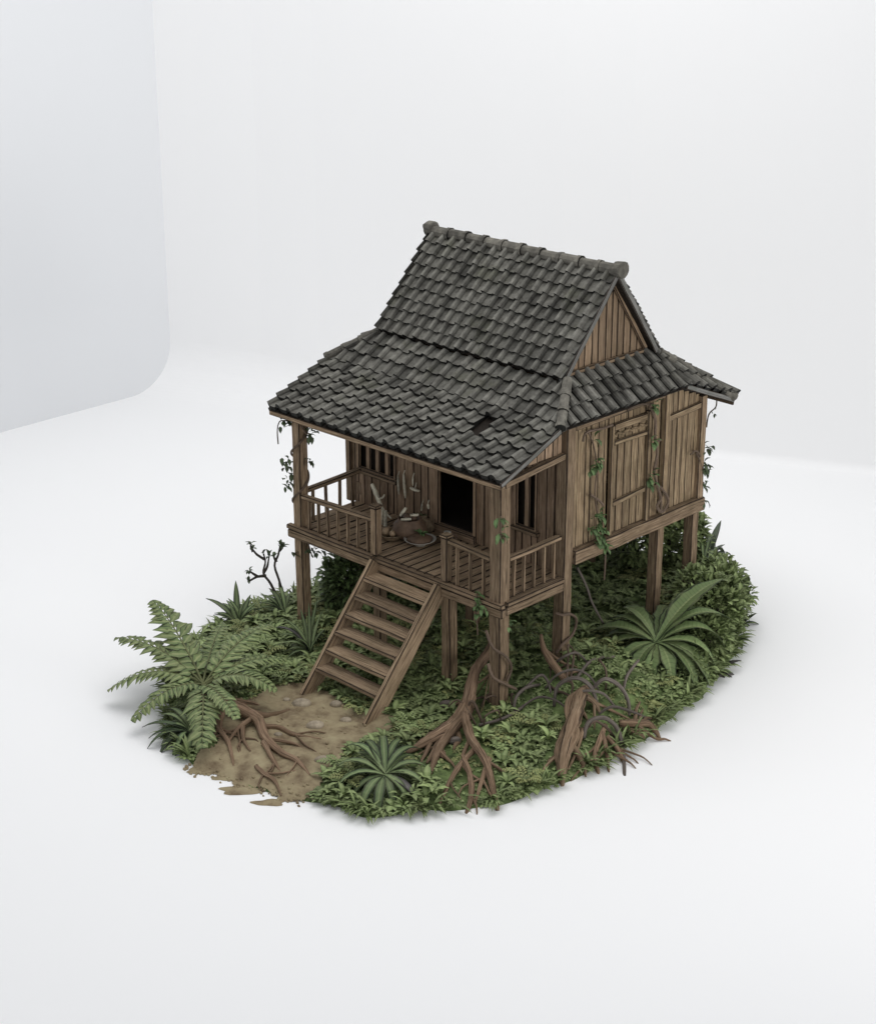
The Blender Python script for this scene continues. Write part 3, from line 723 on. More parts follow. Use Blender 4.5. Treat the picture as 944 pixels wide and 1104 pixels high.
m = MB(); m.lathe((p[0], p[1] + .05, ZD), [(.05, 0), (.08, .06), (.085, .12), (.05, .18), (.06, .22), (.04, .22)], n=14); m.build('body', M_DISH, t, True)
m = MB(); m.tube([(p[0] + .07, p[1] + .1, ZD + .07), (p[0] + .12, p[1] + .15, ZD + .13), (p[0] + .05, p[1] + .1, ZD + .19)], .016, n=6); m.build('handle', M_CLAY, t)
m = MB(); m.tube([(0.459, 1.350, 2.091), (0.580, 1.320, 1.978), (0.689, 1.300, 1.843), (0.832, 1.270, 1.720), (1.031, 1.250, 1.645)], [.03, .042, .036, .022, .014], n=7)
m.tube([(0.657, 1.310, 1.883), (0.782, 1.300, 1.952), (0.805, 1.300, 2.009)], [.02, .016, .01], n=6)
lobj(m, 'forked_stick', M_PALE, 'long pale curved forked stick leaning on the porch wall', 'stick')
m = MB()
for dx in (-.05, .05): m.tube([(DK[6][0] + dx, DK[6][1], ZD), (DK[6][0] + dx * .8, DK[6][1] + .02, ZD + .27)], [.035, .028], n=7)
lobj(m, 'pale_bundle', M_PALE, 'pair of short pale sticks standing by the left newel', 'bundle')
for (a, b, w, lab) in (((1.003, 1.440, 2.374), (1.032, 1.430, 2.033), .075, 'left strip of the two long pale strips hanging on the porch wall'), ((1.137, 1.440, 2.425), (1.188, 1.430, 2.007), .085, 'right strip of the two long pale strips hanging on the porch wall'),
                     ((1.358, 1.440, 2.431), (1.367, 1.430, 2.271), .05, 'small thin pale strip hanging on the porch wall above the pale disc'), ((1.575, 1.440, 2.007), (1.562, 1.430, 1.873), .06, 'left of two tiny pale tags on the porch wall by the door'),
                     ((1.706, 1.440, 2.042), (1.737, 1.430, 1.953), .06, 'right of two tiny pale tags on the porch wall by the door')):
    m = MB(); a = V(a); b = V(b); m.tube([a, a.lerp(b, .3), a.lerp(b, .75), b], [w * .3, w * .5, w * .5, w * .15], n=7, flat=.5)
    m.tube([a, a + V((0, .03, .06))], .008, n=5)
    lobj(m, 'hanging_strip', M_PALE, lab, 'hanging strip', 'pale things hung on the porch wall')
c = V((1.420, 1.420, 2.221)); m = MB(); m.tube([c + V((-.09, 0, .01)), c, c + V((.09, 0, -.0))], [.03, .05, .03], n=9, flat=.6); m.tube([c, c + V((0, .04, .12))], .008, n=5)
lobj(m, 'hanging_disc', M_PALE, 'small pale oval piece hung on the porch wall', 'hanging piece', 'pale things hung on the porch wall')

# ------------------------------------------------------------------ plants
def gtip(p): return V(p)
def frond(mb, base, tip, rise, width, n=15, droop=.25, rn=None):
    base = V(base); tip = V(tip); L = (tip - base).length
    ctrl = base.lerp(tip, .5) + V((0, 0, rise)); rn = rnd() if rn is None else rn
    def B(t): return base * (1 - t) ** 2 + ctrl * 2 * t * (1 - t) + tip * t * t
    def T(t): return ((ctrl - base) * (1 - t) + (tip - ctrl) * t).normalized()
    mb.tube([B(k / 8) for k in range(9)], [.022 - .0022 * k for k in range(9)], n=5, rn=rn, sub=1, mi=1)
    for k in range(n):
        t = .1 + .9 * (k + .5) / n; p = B(t); tg = T(t)
        sd = tg.cross(V((0, 0, 1)))
        if sd.length < .15: sd = tg.cross(V((.7, .7, .2)))
        sd.normalize(); up = sd.cross(tg)
        if up.z < 0: up = -up
        wl = ru(.86, 1.12) * width * (math.sin(math.pi * min(1, .16 + .80 * t)) ** .65) * ru(.88, 1.1)
        for s in (-1, 1):
            q = p + (sd * s * ru(.72, .9) + tg * ru(.38, .66)) * wl - up * (droop * wl * ru(.5, 1.2))
            mb.leaf(p, q, L / n * 1.3, arch=.10, fold=.15, seg=3, rn=min(1, max(0, rn + ru(-.25, .25))), up=up, pk=.30)
M_STALK = plain('fern stalk', (.09, .10, .045), (.17, .18, .085), 9)
fb = V((1.085, -2.974, 0.036)); t = thing('fern', (fb.x, fb.y, gz(fb.x, fb.y)), 'large fern with long arching feathery fronds at the left edge', 'fern')
for (tip, rise, w) in (((-0.614, -2.575, 0.804), .30, .33), ((-0.673, -3.310, 0.380), .42, .27), ((-0.182, -3.882, -0.179), .55, .29), ((0.906, -4.233, -0.199), .42, .25),
                       ((2.472, -4.130, -0.118), .32, .30), ((2.181, -2.403, 0.115), .45, .28), ((1.573, -1.670, 0.186), .35, .25), ((0.837, -1.353, 0.451), .38, .31), ((-0.011, -1.654, 0.313), .25, .22),
                       ((-0.633, -2.730, -0.002), .4, .22), ((2.451, -3.437, 0.096), .3, .2)):
    m = MB(); frond(m, fb + V((ru(-.04, .04), ru(-.04, .04), 0)), tip, rise, w * 1.18, n=14, rn=ru(.3, .7)); m.build('frond', [M_FERN, M_STALK], t)
m = MB(); m.lathe((fb.x, fb.y, gz(fb.x, fb.y) - .05), [(.12, 0), (.11, .12), (.07, .24)], n=9, wob=.15); m.build('crown', M_ROOT, t)
def leafy(name, bpos, leaves, mat, label, cat, group=None, arch=.14, fold=.3, seg=7, pk=.45, lift=0, rag=0, grow=1.0):
    b = V(bpos); t = thing(name, (b.x, b.y, gz(b.x, b.y) if inside(b.x, b.y) else FLOOR_Z), label, cat, group)
    b = b + V((0, 0, lift))
    for L in leaves:
        tip, w = L[0], L[1]; ar = L[2] if len(L) > 2 else arch
        m = MB(); m.leaf(b + V((ru(-.03, .03), ru(-.03, .03), 0)), b + (V(tip) - b) * grow, w * grow, arch=ar, fold=fold, seg=seg, pk=pk, rag=rag); o = m.build('leaf', L[3] if len(L) > 3 else mat, t)
        md = o.modifiers.new('thickness', 'SOLIDIFY'); md.thickness = .008
    return t
leafy('broadleaf_plant', (5.527, 2.828, 0.280), [((4.583, 2.521, 0.041), .3, .2), ((5.449, 4.167, 0.419), .34, .14), ((6.291, 3.465, -0.183), .32, .25), ((5.568, 2.159, -0.188), .26, .2), ((6.102, 2.532, -0.185), .26, .22), ((4.624, 3.112, 0.230), .26, .18), ((4.812, 3.962, 0.355), .24, .1), ((6.348, 2.852, -0.313), .28, .25), ((4.380, 2.543, 0.170), .34, .16), ((5.230, 2.127, -0.193), .28, .2), ((5.848, 2.240, -0.268), .26, .2), ((6.441, 3.098, -0.302), .34, .22),
      ((6.137, 3.884, 0.041), .34, .26), ((5.515, 4.609, 0.842), .33, .10), ((5.115, 4.413, 0.647), .24, .08), ((5.693, 2.244, -0.258), .22, .2), ((5.944, 4.301, 0.329), .26, .2), ((4.421, 2.945, 0.287), .22, .18), ((4.386, 3.252, 0.364), .28, .2), ((5.017, 4.177, 0.384), .26, .1), ((4.847, 2.322, 0.027), .24, .2), ((6.160, 2.789, -0.091), .2, .2), ((4.624, 3.557, 0.221), .2, .12)],
      M_BROAD, 'broad-leaved green plant with long arching leaves on the right', 'plant', pk=.55, seg=13, rag=.16)
leafy('rosette_plant', (4.976, -2.793, -0.133), [((5.223, -3.000, -0.393), .1), ((4.816, -3.091, -0.381), .1), ((5.273, -2.503, -0.393), .1), ((4.942, -2.073, -0.247), .1), ((4.428, -2.223, -0.291), .1), ((4.402, -2.846, -0.319), .1), ((5.284, -2.854, -0.399), .1), ((5.331, -2.977, -0.573), .1), ((4.620, -2.061, -0.171), .1), ((4.504, -2.181, -0.294), .1), ((5.068, -3.168, -0.508), .1), ((4.310, -2.261, -0.149), .1), ((4.725, -2.186, -0.316), .1), ((4.218, -2.689, -0.250), .1), ((4.497, -2.899, -0.338), .1), ((4.598, -2.958, -0.352), .1), ((4.128, -2.714, -0.104), .12), ((4.298, -3.063, -0.227), .11), ((4.568, -3.318, -0.356), .11), ((5.092, -3.338, -0.504), .13), ((5.344, -3.287, -0.589), .13), ((5.447, -2.809, -0.443), .12),
      ((5.455, -2.456, -0.356), .12), ((5.243, -2.163, -0.265), .12), ((4.886, -1.996, -0.143), .12), ((4.565, -2.006, -0.136), .11), ((4.329, -2.201, -0.071), .12), ((4.213, -2.472, -0.088), .12),
      ((4.384, -2.787, -0.148), .1), ((4.834, -3.257, -0.444), .11), ((5.413, -3.038, -0.529), .11), ((5.259, -2.449, -0.268), .1), ((4.685, -2.357, -0.171), .1), ((4.489, -2.548, -0.171), .1), ((5.539, -2.693, -0.393), .12, .14, M_GREYLEAF)],
      M_BLADE, 'low rosette plant of narrow strap leaves at the front edge', 'plant', arch=.24, pk=.42, grow=1.14)
leafy('spiky_plant', (-0.826, -0.636, -0.280), [((-1.141, -0.485, -0.057), .1, .1), ((-1.266, -0.551, -0.092), .1, .1), ((-1.329, -0.495, -0.041), .1, .1), ((-1.105, -0.751, -0.172), .1, .1), ((-0.754, -0.305, 0.023), .1, .1), ((-1.129, -0.579, -0.058), .1, .1), ((-1.426, -0.720, -0.283), .1, .1), ((-0.794, -0.071, -0.276), .1, .1), ((-1.362, -0.652, -0.356), .1, .1), ((-1.622, -0.713, -0.027), .11, .1), ((-1.327, -0.271, 0.261), .11, .02), ((-1.009, -0.211, 0.074), .1, .04), ((-1.307, -0.792, -0.187), .09, .14), ((-1.320, -0.588, -0.062), .09), ((-0.812, -0.261, -0.097), .09), ((-1.127, -0.615, 0.094), .08), ((-0.840, -0.503, 0.060), .08)],
      M_BLADE, 'upright spiky plant behind the large fern', 'plant')
leafy('spiky_plant', (-0.400, 0.017, -0.145), [((-0.917, -0.058, 0.054), .1, .12), ((-0.821, -0.166, -0.042), .1, .15), ((-0.911, 0.133, 0.120), .09), ((-0.839, -0.240, -0.147), .09, .15), ((-0.819, 0.271, 0.211), .08), ((-0.631, 0.357, 0.029), .08)],
      M_BLADE, 'small spiky plant at the foot of the left corner post', 'plant')
leafy('grass_clump', (0.985, -0.632, -0.213), [((0.426, -0.737, 0.254), .075, .14), ((0.554, -0.691, 0.110), .07, .15), ((0.540, -0.420, 0.358), .07, .08), ((0.702, -0.185, 0.503), .07, .05), ((0.812, -0.187, 0.300), .06), ((0.594, -0.919, -0.108), .08, .2), ((0.463, -0.842, -0.006), .08, .2), ((0.735, -0.986, -0.209), .08, .2),
      ((0.686, -0.359, 0.486), .06, .04), ((0.805, -0.793, 0.021), .08, .2), ((0.995, -0.277, 0.081), .07), ((0.857, -1.056, -0.281), .07, .2), ((1.044, -0.873, -0.281), .07, .2), ((0.306, -0.804, 0.068), .07, .2, M_GREYLEAF)],
      M_BLADE, 'clump of long arching grass blades left of the stairs', 'grass clump', seg=8)
leafy('leafy_bush', (1.766, -3.798, -0.223), [((1.219, -3.690, -0.271), .1, .2), ((1.561, -4.169, -0.444), .1, .2), ((1.259, -3.725, -0.324), .1, .2), ((1.219, -3.802, -0.310), .1, .2), ((1.591, -4.211, -0.465), .1, .2), ((1.491, -4.168, -0.455), .1, .2), ((1.889, -3.965, -0.464), .1, .2), ((1.374, -3.820, -0.375), .1, .2), ((1.942, -3.756, -0.477), .1, .2), ((1.815, -4.142, -0.519), .1, .2), ((1.639, -4.196, -0.468), .1, .2), ((1.299, -3.539, -0.330), .1, .2), ((1.118, -4.220, -0.238), .1, .15, M_DARKLEAF), ((1.305, -4.248, -0.350), .1, .15, M_DARKLEAF), ((1.401, -4.364, -0.461), .1, .2, M_DARKLEAF), ((1.640, -4.326, -0.545), .11, .2, M_DARKLEAF), ((1.885, -4.254, -0.575), .11, .2), ((1.102, -3.900, -0.171), .1), ((1.103, -3.716, -0.110), .1),
      ((2.063, -4.095, -0.601), .11, .2), ((2.162, -3.832, -0.571), .1), ((1.575, -4.138, -0.356), .1, .25), ((1.882, -4.171, -0.418), .1, .25), ((1.362, -3.633, -0.145), .09), ((1.336, -4.036, -0.291), .1, .25), ((2.119, -3.643, -0.422), .1)],
      M_BLADE, 'low dense dark-tipped bush beneath the large fern', 'bush', arch=.2)
TG = 'spiky tufts along the right edge'
leafy('leaf_tuft', (4.627, 5.303, 0.609), [((3.173, 7.793, 0.360), .13, .02, M_DARKLEAF), ((3.391, 7.647, -0.025), .09, .03, M_DARKLEAF), ((3.600, 7.609, -0.197), .09, .06, M_DARKLEAF), ((3.085, 7.558, 0.083), .09, .02), ((2.941, 7.357, -0.030), .08), ((3.279, 7.513, -0.074), .08), ((3.632, 7.406, -0.352), .09)], M_BLADE,
      'tall dark-tipped spiky tuft by the rear right post', 'plant tuft', TG)
leafy('leaf_tuft', (5.241, 5.670, -0.428), [((5.141, 5.901, -0.249), .09, .05, M_DARKLEAF), ((5.337, 5.932, -0.269), .08, .05, M_DARKLEAF), ((5.421, 5.915, -0.451), .09, .1, M_DARKLEAF), ((5.051, 5.830, -0.219), .08), ((5.408, 5.719, -0.515), .08)], M_BLADE,
      'rightmost small dark tuft sticking out of the mound edge', 'plant tuft', TG)
leafy('leaf_tuft', (5.700, 4.834, -0.337), [((5.853, 5.048, -0.341), .1, .1, M_DARKLEAF), ((5.839, 4.836, -0.431), .09, .1, M_DARKLEAF), ((5.706, 5.087, -0.280), .08)], M_BLADE,
      'short dark tuft just below the rightmost tuft', 'plant tuft', TG)
leafy('leaf_tuft', (6.110, 3.834, -0.407), [((6.300, 4.149, -0.248), .1, .1, M_GREYLEAF), ((6.382, 3.933, -0.519), .14, .1, M_GREYLEAF), ((6.275, 3.650, -0.574), .12, .1, M_GREYLEAF), ((6.285, 3.901, -0.405), .1, .1, M_DARKLEAF), ((6.165, 3.566, -0.531), .1)], M_GREYLEAF,
      'withered grey-brown tuft low on the right edge', 'plant tuft', TG)
# twig shrub
tb = V((-0.572, 0.145, -0.205)); t = thing('twig_shrub', tb, 'bare dark twiggy shrub left of the corner post', 'shrub')
for pts in (((-0.577, 0.151, -0.173), (-0.834, 0.113, 0.220), (-0.976, 0.073, 0.401), (-1.001, 0.145, 0.583), (-1.061, 0.160, 0.719)), ((-0.929, 0.094, 0.356), (-1.041, -0.023, 0.341), (-1.125, -0.146, 0.265)), ((-1.029, -0.012, 0.341), (-1.158, -0.089, 0.431)), ((-1.025, 0.147, 0.628), (-1.138, 0.077, 0.703), (-1.221, 0.046, 0.794)), ((-0.976, 0.073, 0.401), (-0.958, 0.147, 0.507), (-0.979, 0.216, 0.673)),
            ((-0.565, 0.162, -0.173), (-0.718, 0.226, 0.220), (-0.869, 0.242, 0.522), (-0.872, 0.337, 0.703), (-0.889, 0.402, 0.855)), ((-0.862, 0.281, 0.583), (-0.921, 0.272, 0.673)), ((-0.876, 0.365, 0.764), (-0.846, 0.427, 0.824)), ((-1.197, 0.044, 0.749), (-1.261, 0.040, 0.855))):
    m = MB(); n = len(pts); m.tube(pts, [.028 - .014 * k / (n - 1) for k in range(n)], n=6)
    e = V(pts[-1])
    for k in range(5): m.leaf(e, e + V((ru(-.1, .1), ru(-.1, .1), ru(-.05, .12))), .06, seg=3, mi=1)
    m.build('branch', [M_TWIG, M_DARKLEAF], t)
# bushes behind and under the house
def bush(center, rx, ry, rz, n, mat, label, L=(.12, .22), name='bush', group='bushes behind the house'):
    c = V(center); g = gz(c.x, c.y) if inside(c.x, c.y) else FLOOR_Z
    t = thing(name, (c.x, c.y, g), label, 'bush', group); m = MB()
    for k in range(n):
        a = ru(0, 2 * math.pi); z = ru(-.55, 1) ; r = math.sqrt(max(0, 1 - max(0, z) ** 2)) * ru(.72, 1.0)
        lump = 1 + .16 * math.sin(3 * a + 2 * z + c.x) + .12 * math.sin(7 * a - 3 * z)
        p = V((c.x + rx * r * lump * math.cos(a), c.y + ry * r * lump * math.sin(a), c.z + rz * z * lump * ru(.8, 1)))
        o = V(((p.x - c.x) / rx, (p.y - c.y) / ry, (p.z - c.z) / rz + .4)).normalized()
        l = ru(*L); q = p + (o * .7 + V((ru(-.7, .7), ru(-.7, .7), ru(-.7, .3)))).normalized() * l
        m.leaf(p, q, l * .55, arch=.1, seg=3, rn=min(1, max(0, .5 + .25 * math.sin(5 * a + 4 * z) + ru(-.3, .3))))
    m.build('foliage', mat, t); m = MB()
    for k in range(6):
        a = ru(0, 6.28); m.tube([(c.x + .05 * math.cos(a), c.y + .05 * math.sin(a), g - .05), (c.x + rx * .3 * math.cos(a), c.y + ry * .3 * math.sin(a), c.z), (c.x + rx * .6 * math.cos(a), c.y + ry * .6 * math.sin(a), c.z + rz * .5)], [.03, .02, .01], n=5)
    m.build('stem', M_TWIG, t)
bush((.2, 1.2, .26), .60, .55, .52, 1300, M_BUSH, 'rounded dark green bush under the veranda behind the stairs')
bush((.75, 2.9, .35), .8, .7, .6, 900, M_BUSH, 'dark bush deep under the house behind the stairs')
bush((2.5, 5.7, .68), 1.15, .8, .82, 2000, M_COVER, 'broad leafy bush behind the house, left of the two rear right posts')
bush((3.5, 5.9, .58), .7, .5, .66, 1100, M_COVER, 'leafy bush behind the house between its two rear right posts')
bush((4.75, 5.25, .22), .6, .5, .34, 900, M_COVER, 'low leafy bush in front of the rear right corner post')
for (x, y, rx, rz) in ((5.35, 4.7, .42, .36), (5.72, 3.95, .36, .30), (5.05, 5.4, .42, .38), (6.0, 3.1, .32, .26), (4.35, 5.85, .42, .40), (5.0, 4.6, .4, .40), (5.5, 3.9, .4, .30), (4.75, 5.5, .42, .44), (5.2, 4.95, .38, .42)):
    bush((x, y, gz(x, y) + rz * .35), rx, rx, rz, 420, M_COVER, 'low rounded leafy bush on the right rear rim of the mound', (.1, .18), group='low bushes on the right rear rim')
# ------------------------------------------------------------------ roots
CLEAR = []
def root(name, base, arms, label, group=None, mat=M_ROOT, cat='root'):
    b = V(base); t = thing(name, b, label, cat, group)
    for pts, rad in arms:
        m = MB(); k = len(pts)
        rr = [q * .84 for q in rad] if isinstance(rad, list) else [rad * (1 - .75 * i / (k - 1)) for i in range(k)]
        m.tube(pts, rr, n=10, wob=.2, sub=6); CLEAR.extend((p[0], p[1], r_ + .02) for p, r_ in zip(pts, rr)); CLEAR.extend(((p[0] + q[0]) / 2, (p[1] + q[1]) / 2, r_) for p, q, r_ in zip(pts, pts[1:], rr)); m.build('root_arm', mat, t, True)
        for _ in range(2 if k > 2 else 0):
            i = random.randint(1, k - 2); p = V(pts[i]); q = V(pts[i + 1]); d = (q - p); d.z = 0
            if d.length < .05: continue
            d.normalize(); sd = V((-d.y, d.x, 0)) * random.choice((-1, 1)); L = ru(.3, .65)
            e = p + (d * ru(.5, 1) + sd * ru(.4, .9)).normalized() * L; mm = p.lerp(e, .5) + sd * ru(-.06, .1)
            fz = lambda v, h: V((v.x, v.y, max(gz(v.x, v.y), FLOOR_Z) + h))
            m = MB(); m.tube([p, fz(mm, .05), fz(mm.lerp(e, .6), .035), fz(e, 0)], [rr[i] * .5, rr[i] * .42, rr[i] * .3, .008], n=7, wob=.2, sub=4); m.build('rootlet', mat, t, True)
            CLEAR.extend(((mm.x, mm.y, .02), (e.x, e.y, .01)))
    return t
RG = 'tree roots spreading over the ground'
root('tree_root', (1.421, -2.872, -0.241), [
    ([(1.201, -2.904, -0.014), (1.512, -2.937, -0.056), (1.871, -2.832, -0.176), (2.190, -2.616, -0.239), (2.266, -2.223, -0.259)], [.10, .11, .085, .05, .02]),
    ([(1.527, -3.026, -0.082), (1.889, -2.920, -0.122), (2.346, -2.935, -0.144), (2.802, -3.182, -0.201), (3.256, -3.248, -0.257), (3.611, -3.268, -0.240), (4.003, -3.366, -0.298)], [.09, .10, .09, .075, .055, .04, .015]),
    ([(2.467, -2.967, -0.199), (2.613, -2.758, -0.241), (2.994, -2.755, -0.229), (3.335, -2.533, -0.267)], [.05, .05, .04, .015]),
    ([(1.718, -3.113, -0.144), (2.024, -3.443, -0.199), (2.428, -3.599, -0.244), (2.885, -3.880, -0.370)], [.06, .05, .045, .015]),
    ([(2.223, -2.981, -0.172), (2.269, -3.281, -0.202), (2.407, -3.582, -0.259)], [.055, .045, .02]),
    ([(2.198, -3.109, -0.197), (2.512, -3.377, -0.235), (2.835, -3.508, -0.284)], [.05, .04, .015]),
    ([(3.205, -3.717, -0.312), (3.448, -3.782, -0.316), (3.701, -3.787, -0.339), (4.005, -3.932, -0.406)], [.04, .04, .032, .012]),
    ([(2.871, -3.279, -0.202), (3.347, -3.476, -0.290), (3.556, -3.552, -0.335)], [.05, .035, .012])],
    'brown gnarled root spreading over the dirt beside the large fern', RG)
root('tree_root', (4.555, -0.689, -0.243), [
    ([(3.962, 0.703, 0.563), (4.053, 0.411, 0.415), (4.161, -0.024, 0.245), (4.381, -0.383, 0.015), (4.532, -0.645, -0.188)], [.08, .10, .11, .13, .14]),
    ([(4.358, -0.358, -0.051), (4.617, -0.940, -0.127), (4.694, -1.525, -0.131), (4.556, -1.921, -0.281)], [.12, .13, .10, .025]),
    ([(4.650, -0.790, -0.076), (4.762, -1.174, -0.129), (4.921, -1.599, -0.205), (5.263, -2.126, -0.272)], [.11, .10, .075, .03]),
    ([(4.650, -0.770, -0.036), (5.169, -1.175, -0.088), (5.699, -1.438, -0.145), (6.037, -1.661, -0.280), (6.487, -2.009, -0.462)], [.08, .085, .07, .06, .035]),
    ([(5.348, -1.244, -0.151), (5.486, -1.710, -0.181), (5.647, -2.113, -0.250), (5.855, -2.559, -0.397)], [.055, .05, .04, .02]),
    ([(5.461, -1.644, -0.154), (5.721, -1.779, -0.233), (6.062, -2.101, -0.336), (6.225, -2.388, -0.470)], [.05, .05, .045, .025]),
    ([(5.690, -1.328, -0.175), (5.904, -1.696, -0.272), (6.175, -2.142, -0.395)], [.05, .04, .02]),
    ([(4.793, -1.286, -0.169), (4.820, -1.495, -0.190), (5.050, -1.986, -0.239)], [.07, .06, .02]),
    ([(4.379, 0.404, 0.380), (4.423, 0.035, 0.282), (4.303, -0.111, 0.147)], [.02, .025, .02])],
    'tall brown root splaying into legs before the front corner post', RG)
root('tree_root', (6.081, 0.007, -0.263), [
    ([(5.672, 0.910, 0.178), (5.743, 0.671, 0.161), (5.955, 0.295, 0.025), (6.190, -0.146, -0.133), (6.478, -0.604, -0.283), (6.695, -0.828, -0.450)], [.07, .13, .14, .145, .10, .025]),
    ([(5.903, 0.293, -0.025), (6.078, -0.122, -0.136), (6.277, -0.477, -0.238), (6.591, -0.688, -0.392)], [.07, .07, .06, .03]),
    ([(5.735, 0.702, 0.179), (5.956, 0.753, 0.095), (6.068, 0.758, -0.042)], [.09, .06, .03]),
    ([(5.733, 0.881, 0.209), (5.670, 0.560, 0.143), (5.862, 0.254, 0.006), (6.209, 0.066, -0.081), (6.378, -0.320, -0.214), (6.460, -0.623, -0.313)], [.03, .06, .06, .065, .05, .02]),
    ([(6.153, 0.263, -0.113), (6.346, -0.089, -0.253), (6.516, -0.496, -0.373)], [.035, .03, .02])],
    'thick twisted pale-brown root standing near the right front edge', RG, M_ROOTL)
root('tree_root', (6.433, 0.462, -0.306), [
    ([(6.319, 0.591, -0.112), (6.469, 0.261, -0.216), (6.608, 0.012, -0.319), (6.839, -0.173, -0.469)], [.05, .05, .05, .025]),
    ([(6.401, 0.427, -0.146), (6.605, 0.275, -0.296), (6.914, -0.026, -0.468)], [.045, .05, .02]),
    ([(6.466, 0.461, -0.199), (6.647, 0.467, -0.323), (6.899, 0.340, -0.430)], [.05, .045, .03]),
    ([(6.385, 0.869, -0.160), (6.505, 1.084, -0.197), (6.579, 1.361, -0.289), (6.795, 1.351, -0.447)], [.06, .07, .06, .025]),
    ([(6.493, 0.829, -0.233), (6.603, 1.059, -0.311), (6.642, 1.153, -0.428)], [.06, .06, .02])],
    'short forked dark root lowest on the right front edge', RG)
root('tree_root', (5.115, 1.034, 0.054), [
    ([(4.475, 1.192, 0.615), (4.626, 1.093, 0.437), (4.821, 1.053, 0.288), (5.064, 1.046, 0.114), (5.178, 1.098, 0.004)], [.03, .06, .075, .07, .04])],
    'curved horn-like root rising beside the wall corner post', RG)
AG = 'arching aerial roots'
for pts, r, lab in (([(5.361, 0.512, -0.109), (5.310, 0.648, 0.178), (5.572, 0.754, 0.374), (5.822, 0.838, 0.272), (6.000, 0.818, -0.057)], .033, 'leftmost hoop of arching root over the thick twisted root'),
                    ([(5.744, 0.980, 0.178), (5.904, 1.070, 0.361), (6.069, 1.236, 0.232), (6.214, 1.274, 0.013), (6.304, 1.196, -0.183)], .033, 'hoop of arching root right of the thick twisted root'),
                    ([(6.227, 0.202, -0.220), (6.205, 0.327, -0.007), (6.315, 0.544, 0.031), (6.492, 0.645, -0.101), (6.685, 0.578, -0.351), (7.150, 0.053, -0.471)], .036, 'lowest hoop of arching root over the forked dark root'),
                    ([(5.255, 1.182, 0.131), (5.225, 1.575, 0.277), (5.294, 2.051, 0.202)], .028, 'thin root running back from the hoops towards the broad-leaved plant'),
                    ([(5.929, 1.511, 0.053), (5.902, 1.626, 0.229), (5.797, 2.031, 0.312)], .028, 'thin root leaning up under the broad-leaved plant'),
                    ([(4.716, 0.345, -0.114), (4.803, 0.505, 0.053), (4.852, 0.754, 0.176), (4.970, 0.799, 0.103), (5.115, 0.726, -0.047)], .026, 'low thin arching root between corner post and hoops'),
                    ([(4.761, -0.553, -0.251), (4.917, -0.303, -0.208), (5.020, -0.077, -0.142), (4.956, 0.295, -0.141)], .028, 'thin grey root lying at the foot of the front corner post'),
                    ([(4.913, 0.085, -0.176), (4.859, 0.184, -0.006), (4.855, 0.403, 0.075), (4.836, 0.778, -0.000)], .028, 'thin bent root just right of the front corner post'),
                    ([(4.972, 0.756, -0.010), (5.122, 0.841, 0.238), (5.340, 0.983, 0.359), (5.585, 1.052, 0.322), (5.683, 1.195, 0.048)], .022, 'thin inner hoop of root behind the leftmost thick hoop'),
                    ([(5.462, 0.720, 0.012), (5.805, 0.704, 0.250), (6.032, 0.878, 0.219), (6.115, 1.059, -0.040)], .022, 'thin wavy root crossing between the two upper hoops'),
                    ([(6.065, 0.740, -0.069), (6.189, 0.919, 0.038), (6.353, 1.222, -0.111), (6.485, 1.480, -0.287)], .024, 'thin root trailing right from the hoops along the mound'),
                    ([(4.962, 0.159, -0.154), (5.072, 0.467, -0.033), (5.434, 0.489, 0.022), (5.633, 0.524, -0.080)], .02, 'thin root lying left of the thick twisted root'),
                    ([(4.675, 1.182, 0.097), (4.992, 1.164, 0.405), (5.090, 1.364, 0.434), (5.106, 1.631, 0.152)], .022, 'thin arching root at the foot of the wall corner post'),
                    ([(4.450, 2.075, 1.496), (4.500, 2.263, 1.128), (4.500, 2.420, 0.782), (4.500, 2.727, 0.316)], .022, 'thin grey root hanging from the floor edge by the wall corner')):
    m = MB(); k = len(pts); m.tube(pts, [r * (1 - .35 * abs(i / (k - 1) - .4)) for i in range(k)], n=7, sub=5)
    CLEAR.extend((p[0], p[1], .03) for p in pts); lobj(m, 'aerial_root', M_ROOT2, lab, 'root', AG, True)

# ground cover: leaf clumps nobody could count
m = MB()
SPOTS = [(*(0.792, -2.753, -0.260)[:2], .45), (*(4.815, -2.638, -0.303)[:2], .5), (*(5.370, 3.043, 0.073)[:2], .45), (*(0.900, -0.557, -0.267)[:2], .3), (*(1.641, -3.706, -0.368)[:2], .3), (*(3.994, -0.457, -0.257)[:2], .15), (*(4.895, -1.230, -0.263)[:2], .12), (*(1.766, -3.569, -0.341)[:2], .2), (*(1.440, -2.122, -0.260)[:2], .2)]
def clump(x, y, s=1.0, outward=None, dark=0):
    for a, b, r in CLEAR:
        dd = math.hypot(a - x, b - y)
        if dd < r * .85: return
        if dd < r + .1: s = min(s, .5)
        elif dd < r + .2: s = min(s, .75)
    for a, b, r in SPOTS:
        if math.hypot(a - x, b - y) < r: s = min(s, .55)
    if -4.4 < y < -3.2 and 2.25 < x < 4.35: return
    sp = 1 if math.sin(x * 1.9 + 2 * math.sin(y * 1.3)) + ru(-1, 1) > .75 else 0
    z = gz(x, y); n = random.randint(5, 7); a0 = ru(0, 6.28); base = ru(.15, .85) - dark
    lump = .025 * s
    for k in range(n):
        a = a0 + 6.283 * k / n + ru(-.3, .3); L = ru(.07, .125) * s; el = ru(.05, .7)
        d = V((math.cos(a) * math.cos(el), math.sin(a) * math.cos(el), math.sin(el)))
        if outward is not None: d = (d + outward * ru(.2, .9)).normalized()
        b = V((x, y, z + lump)); m.leaf(b, b + d * L + V((0, 0, -.03)), L * ru(.55, .8), arch=.24, fold=-.15, seg=3, rn=min(1, max(0, base + ru(-.2, .2))), pk=.55, mi=sp)
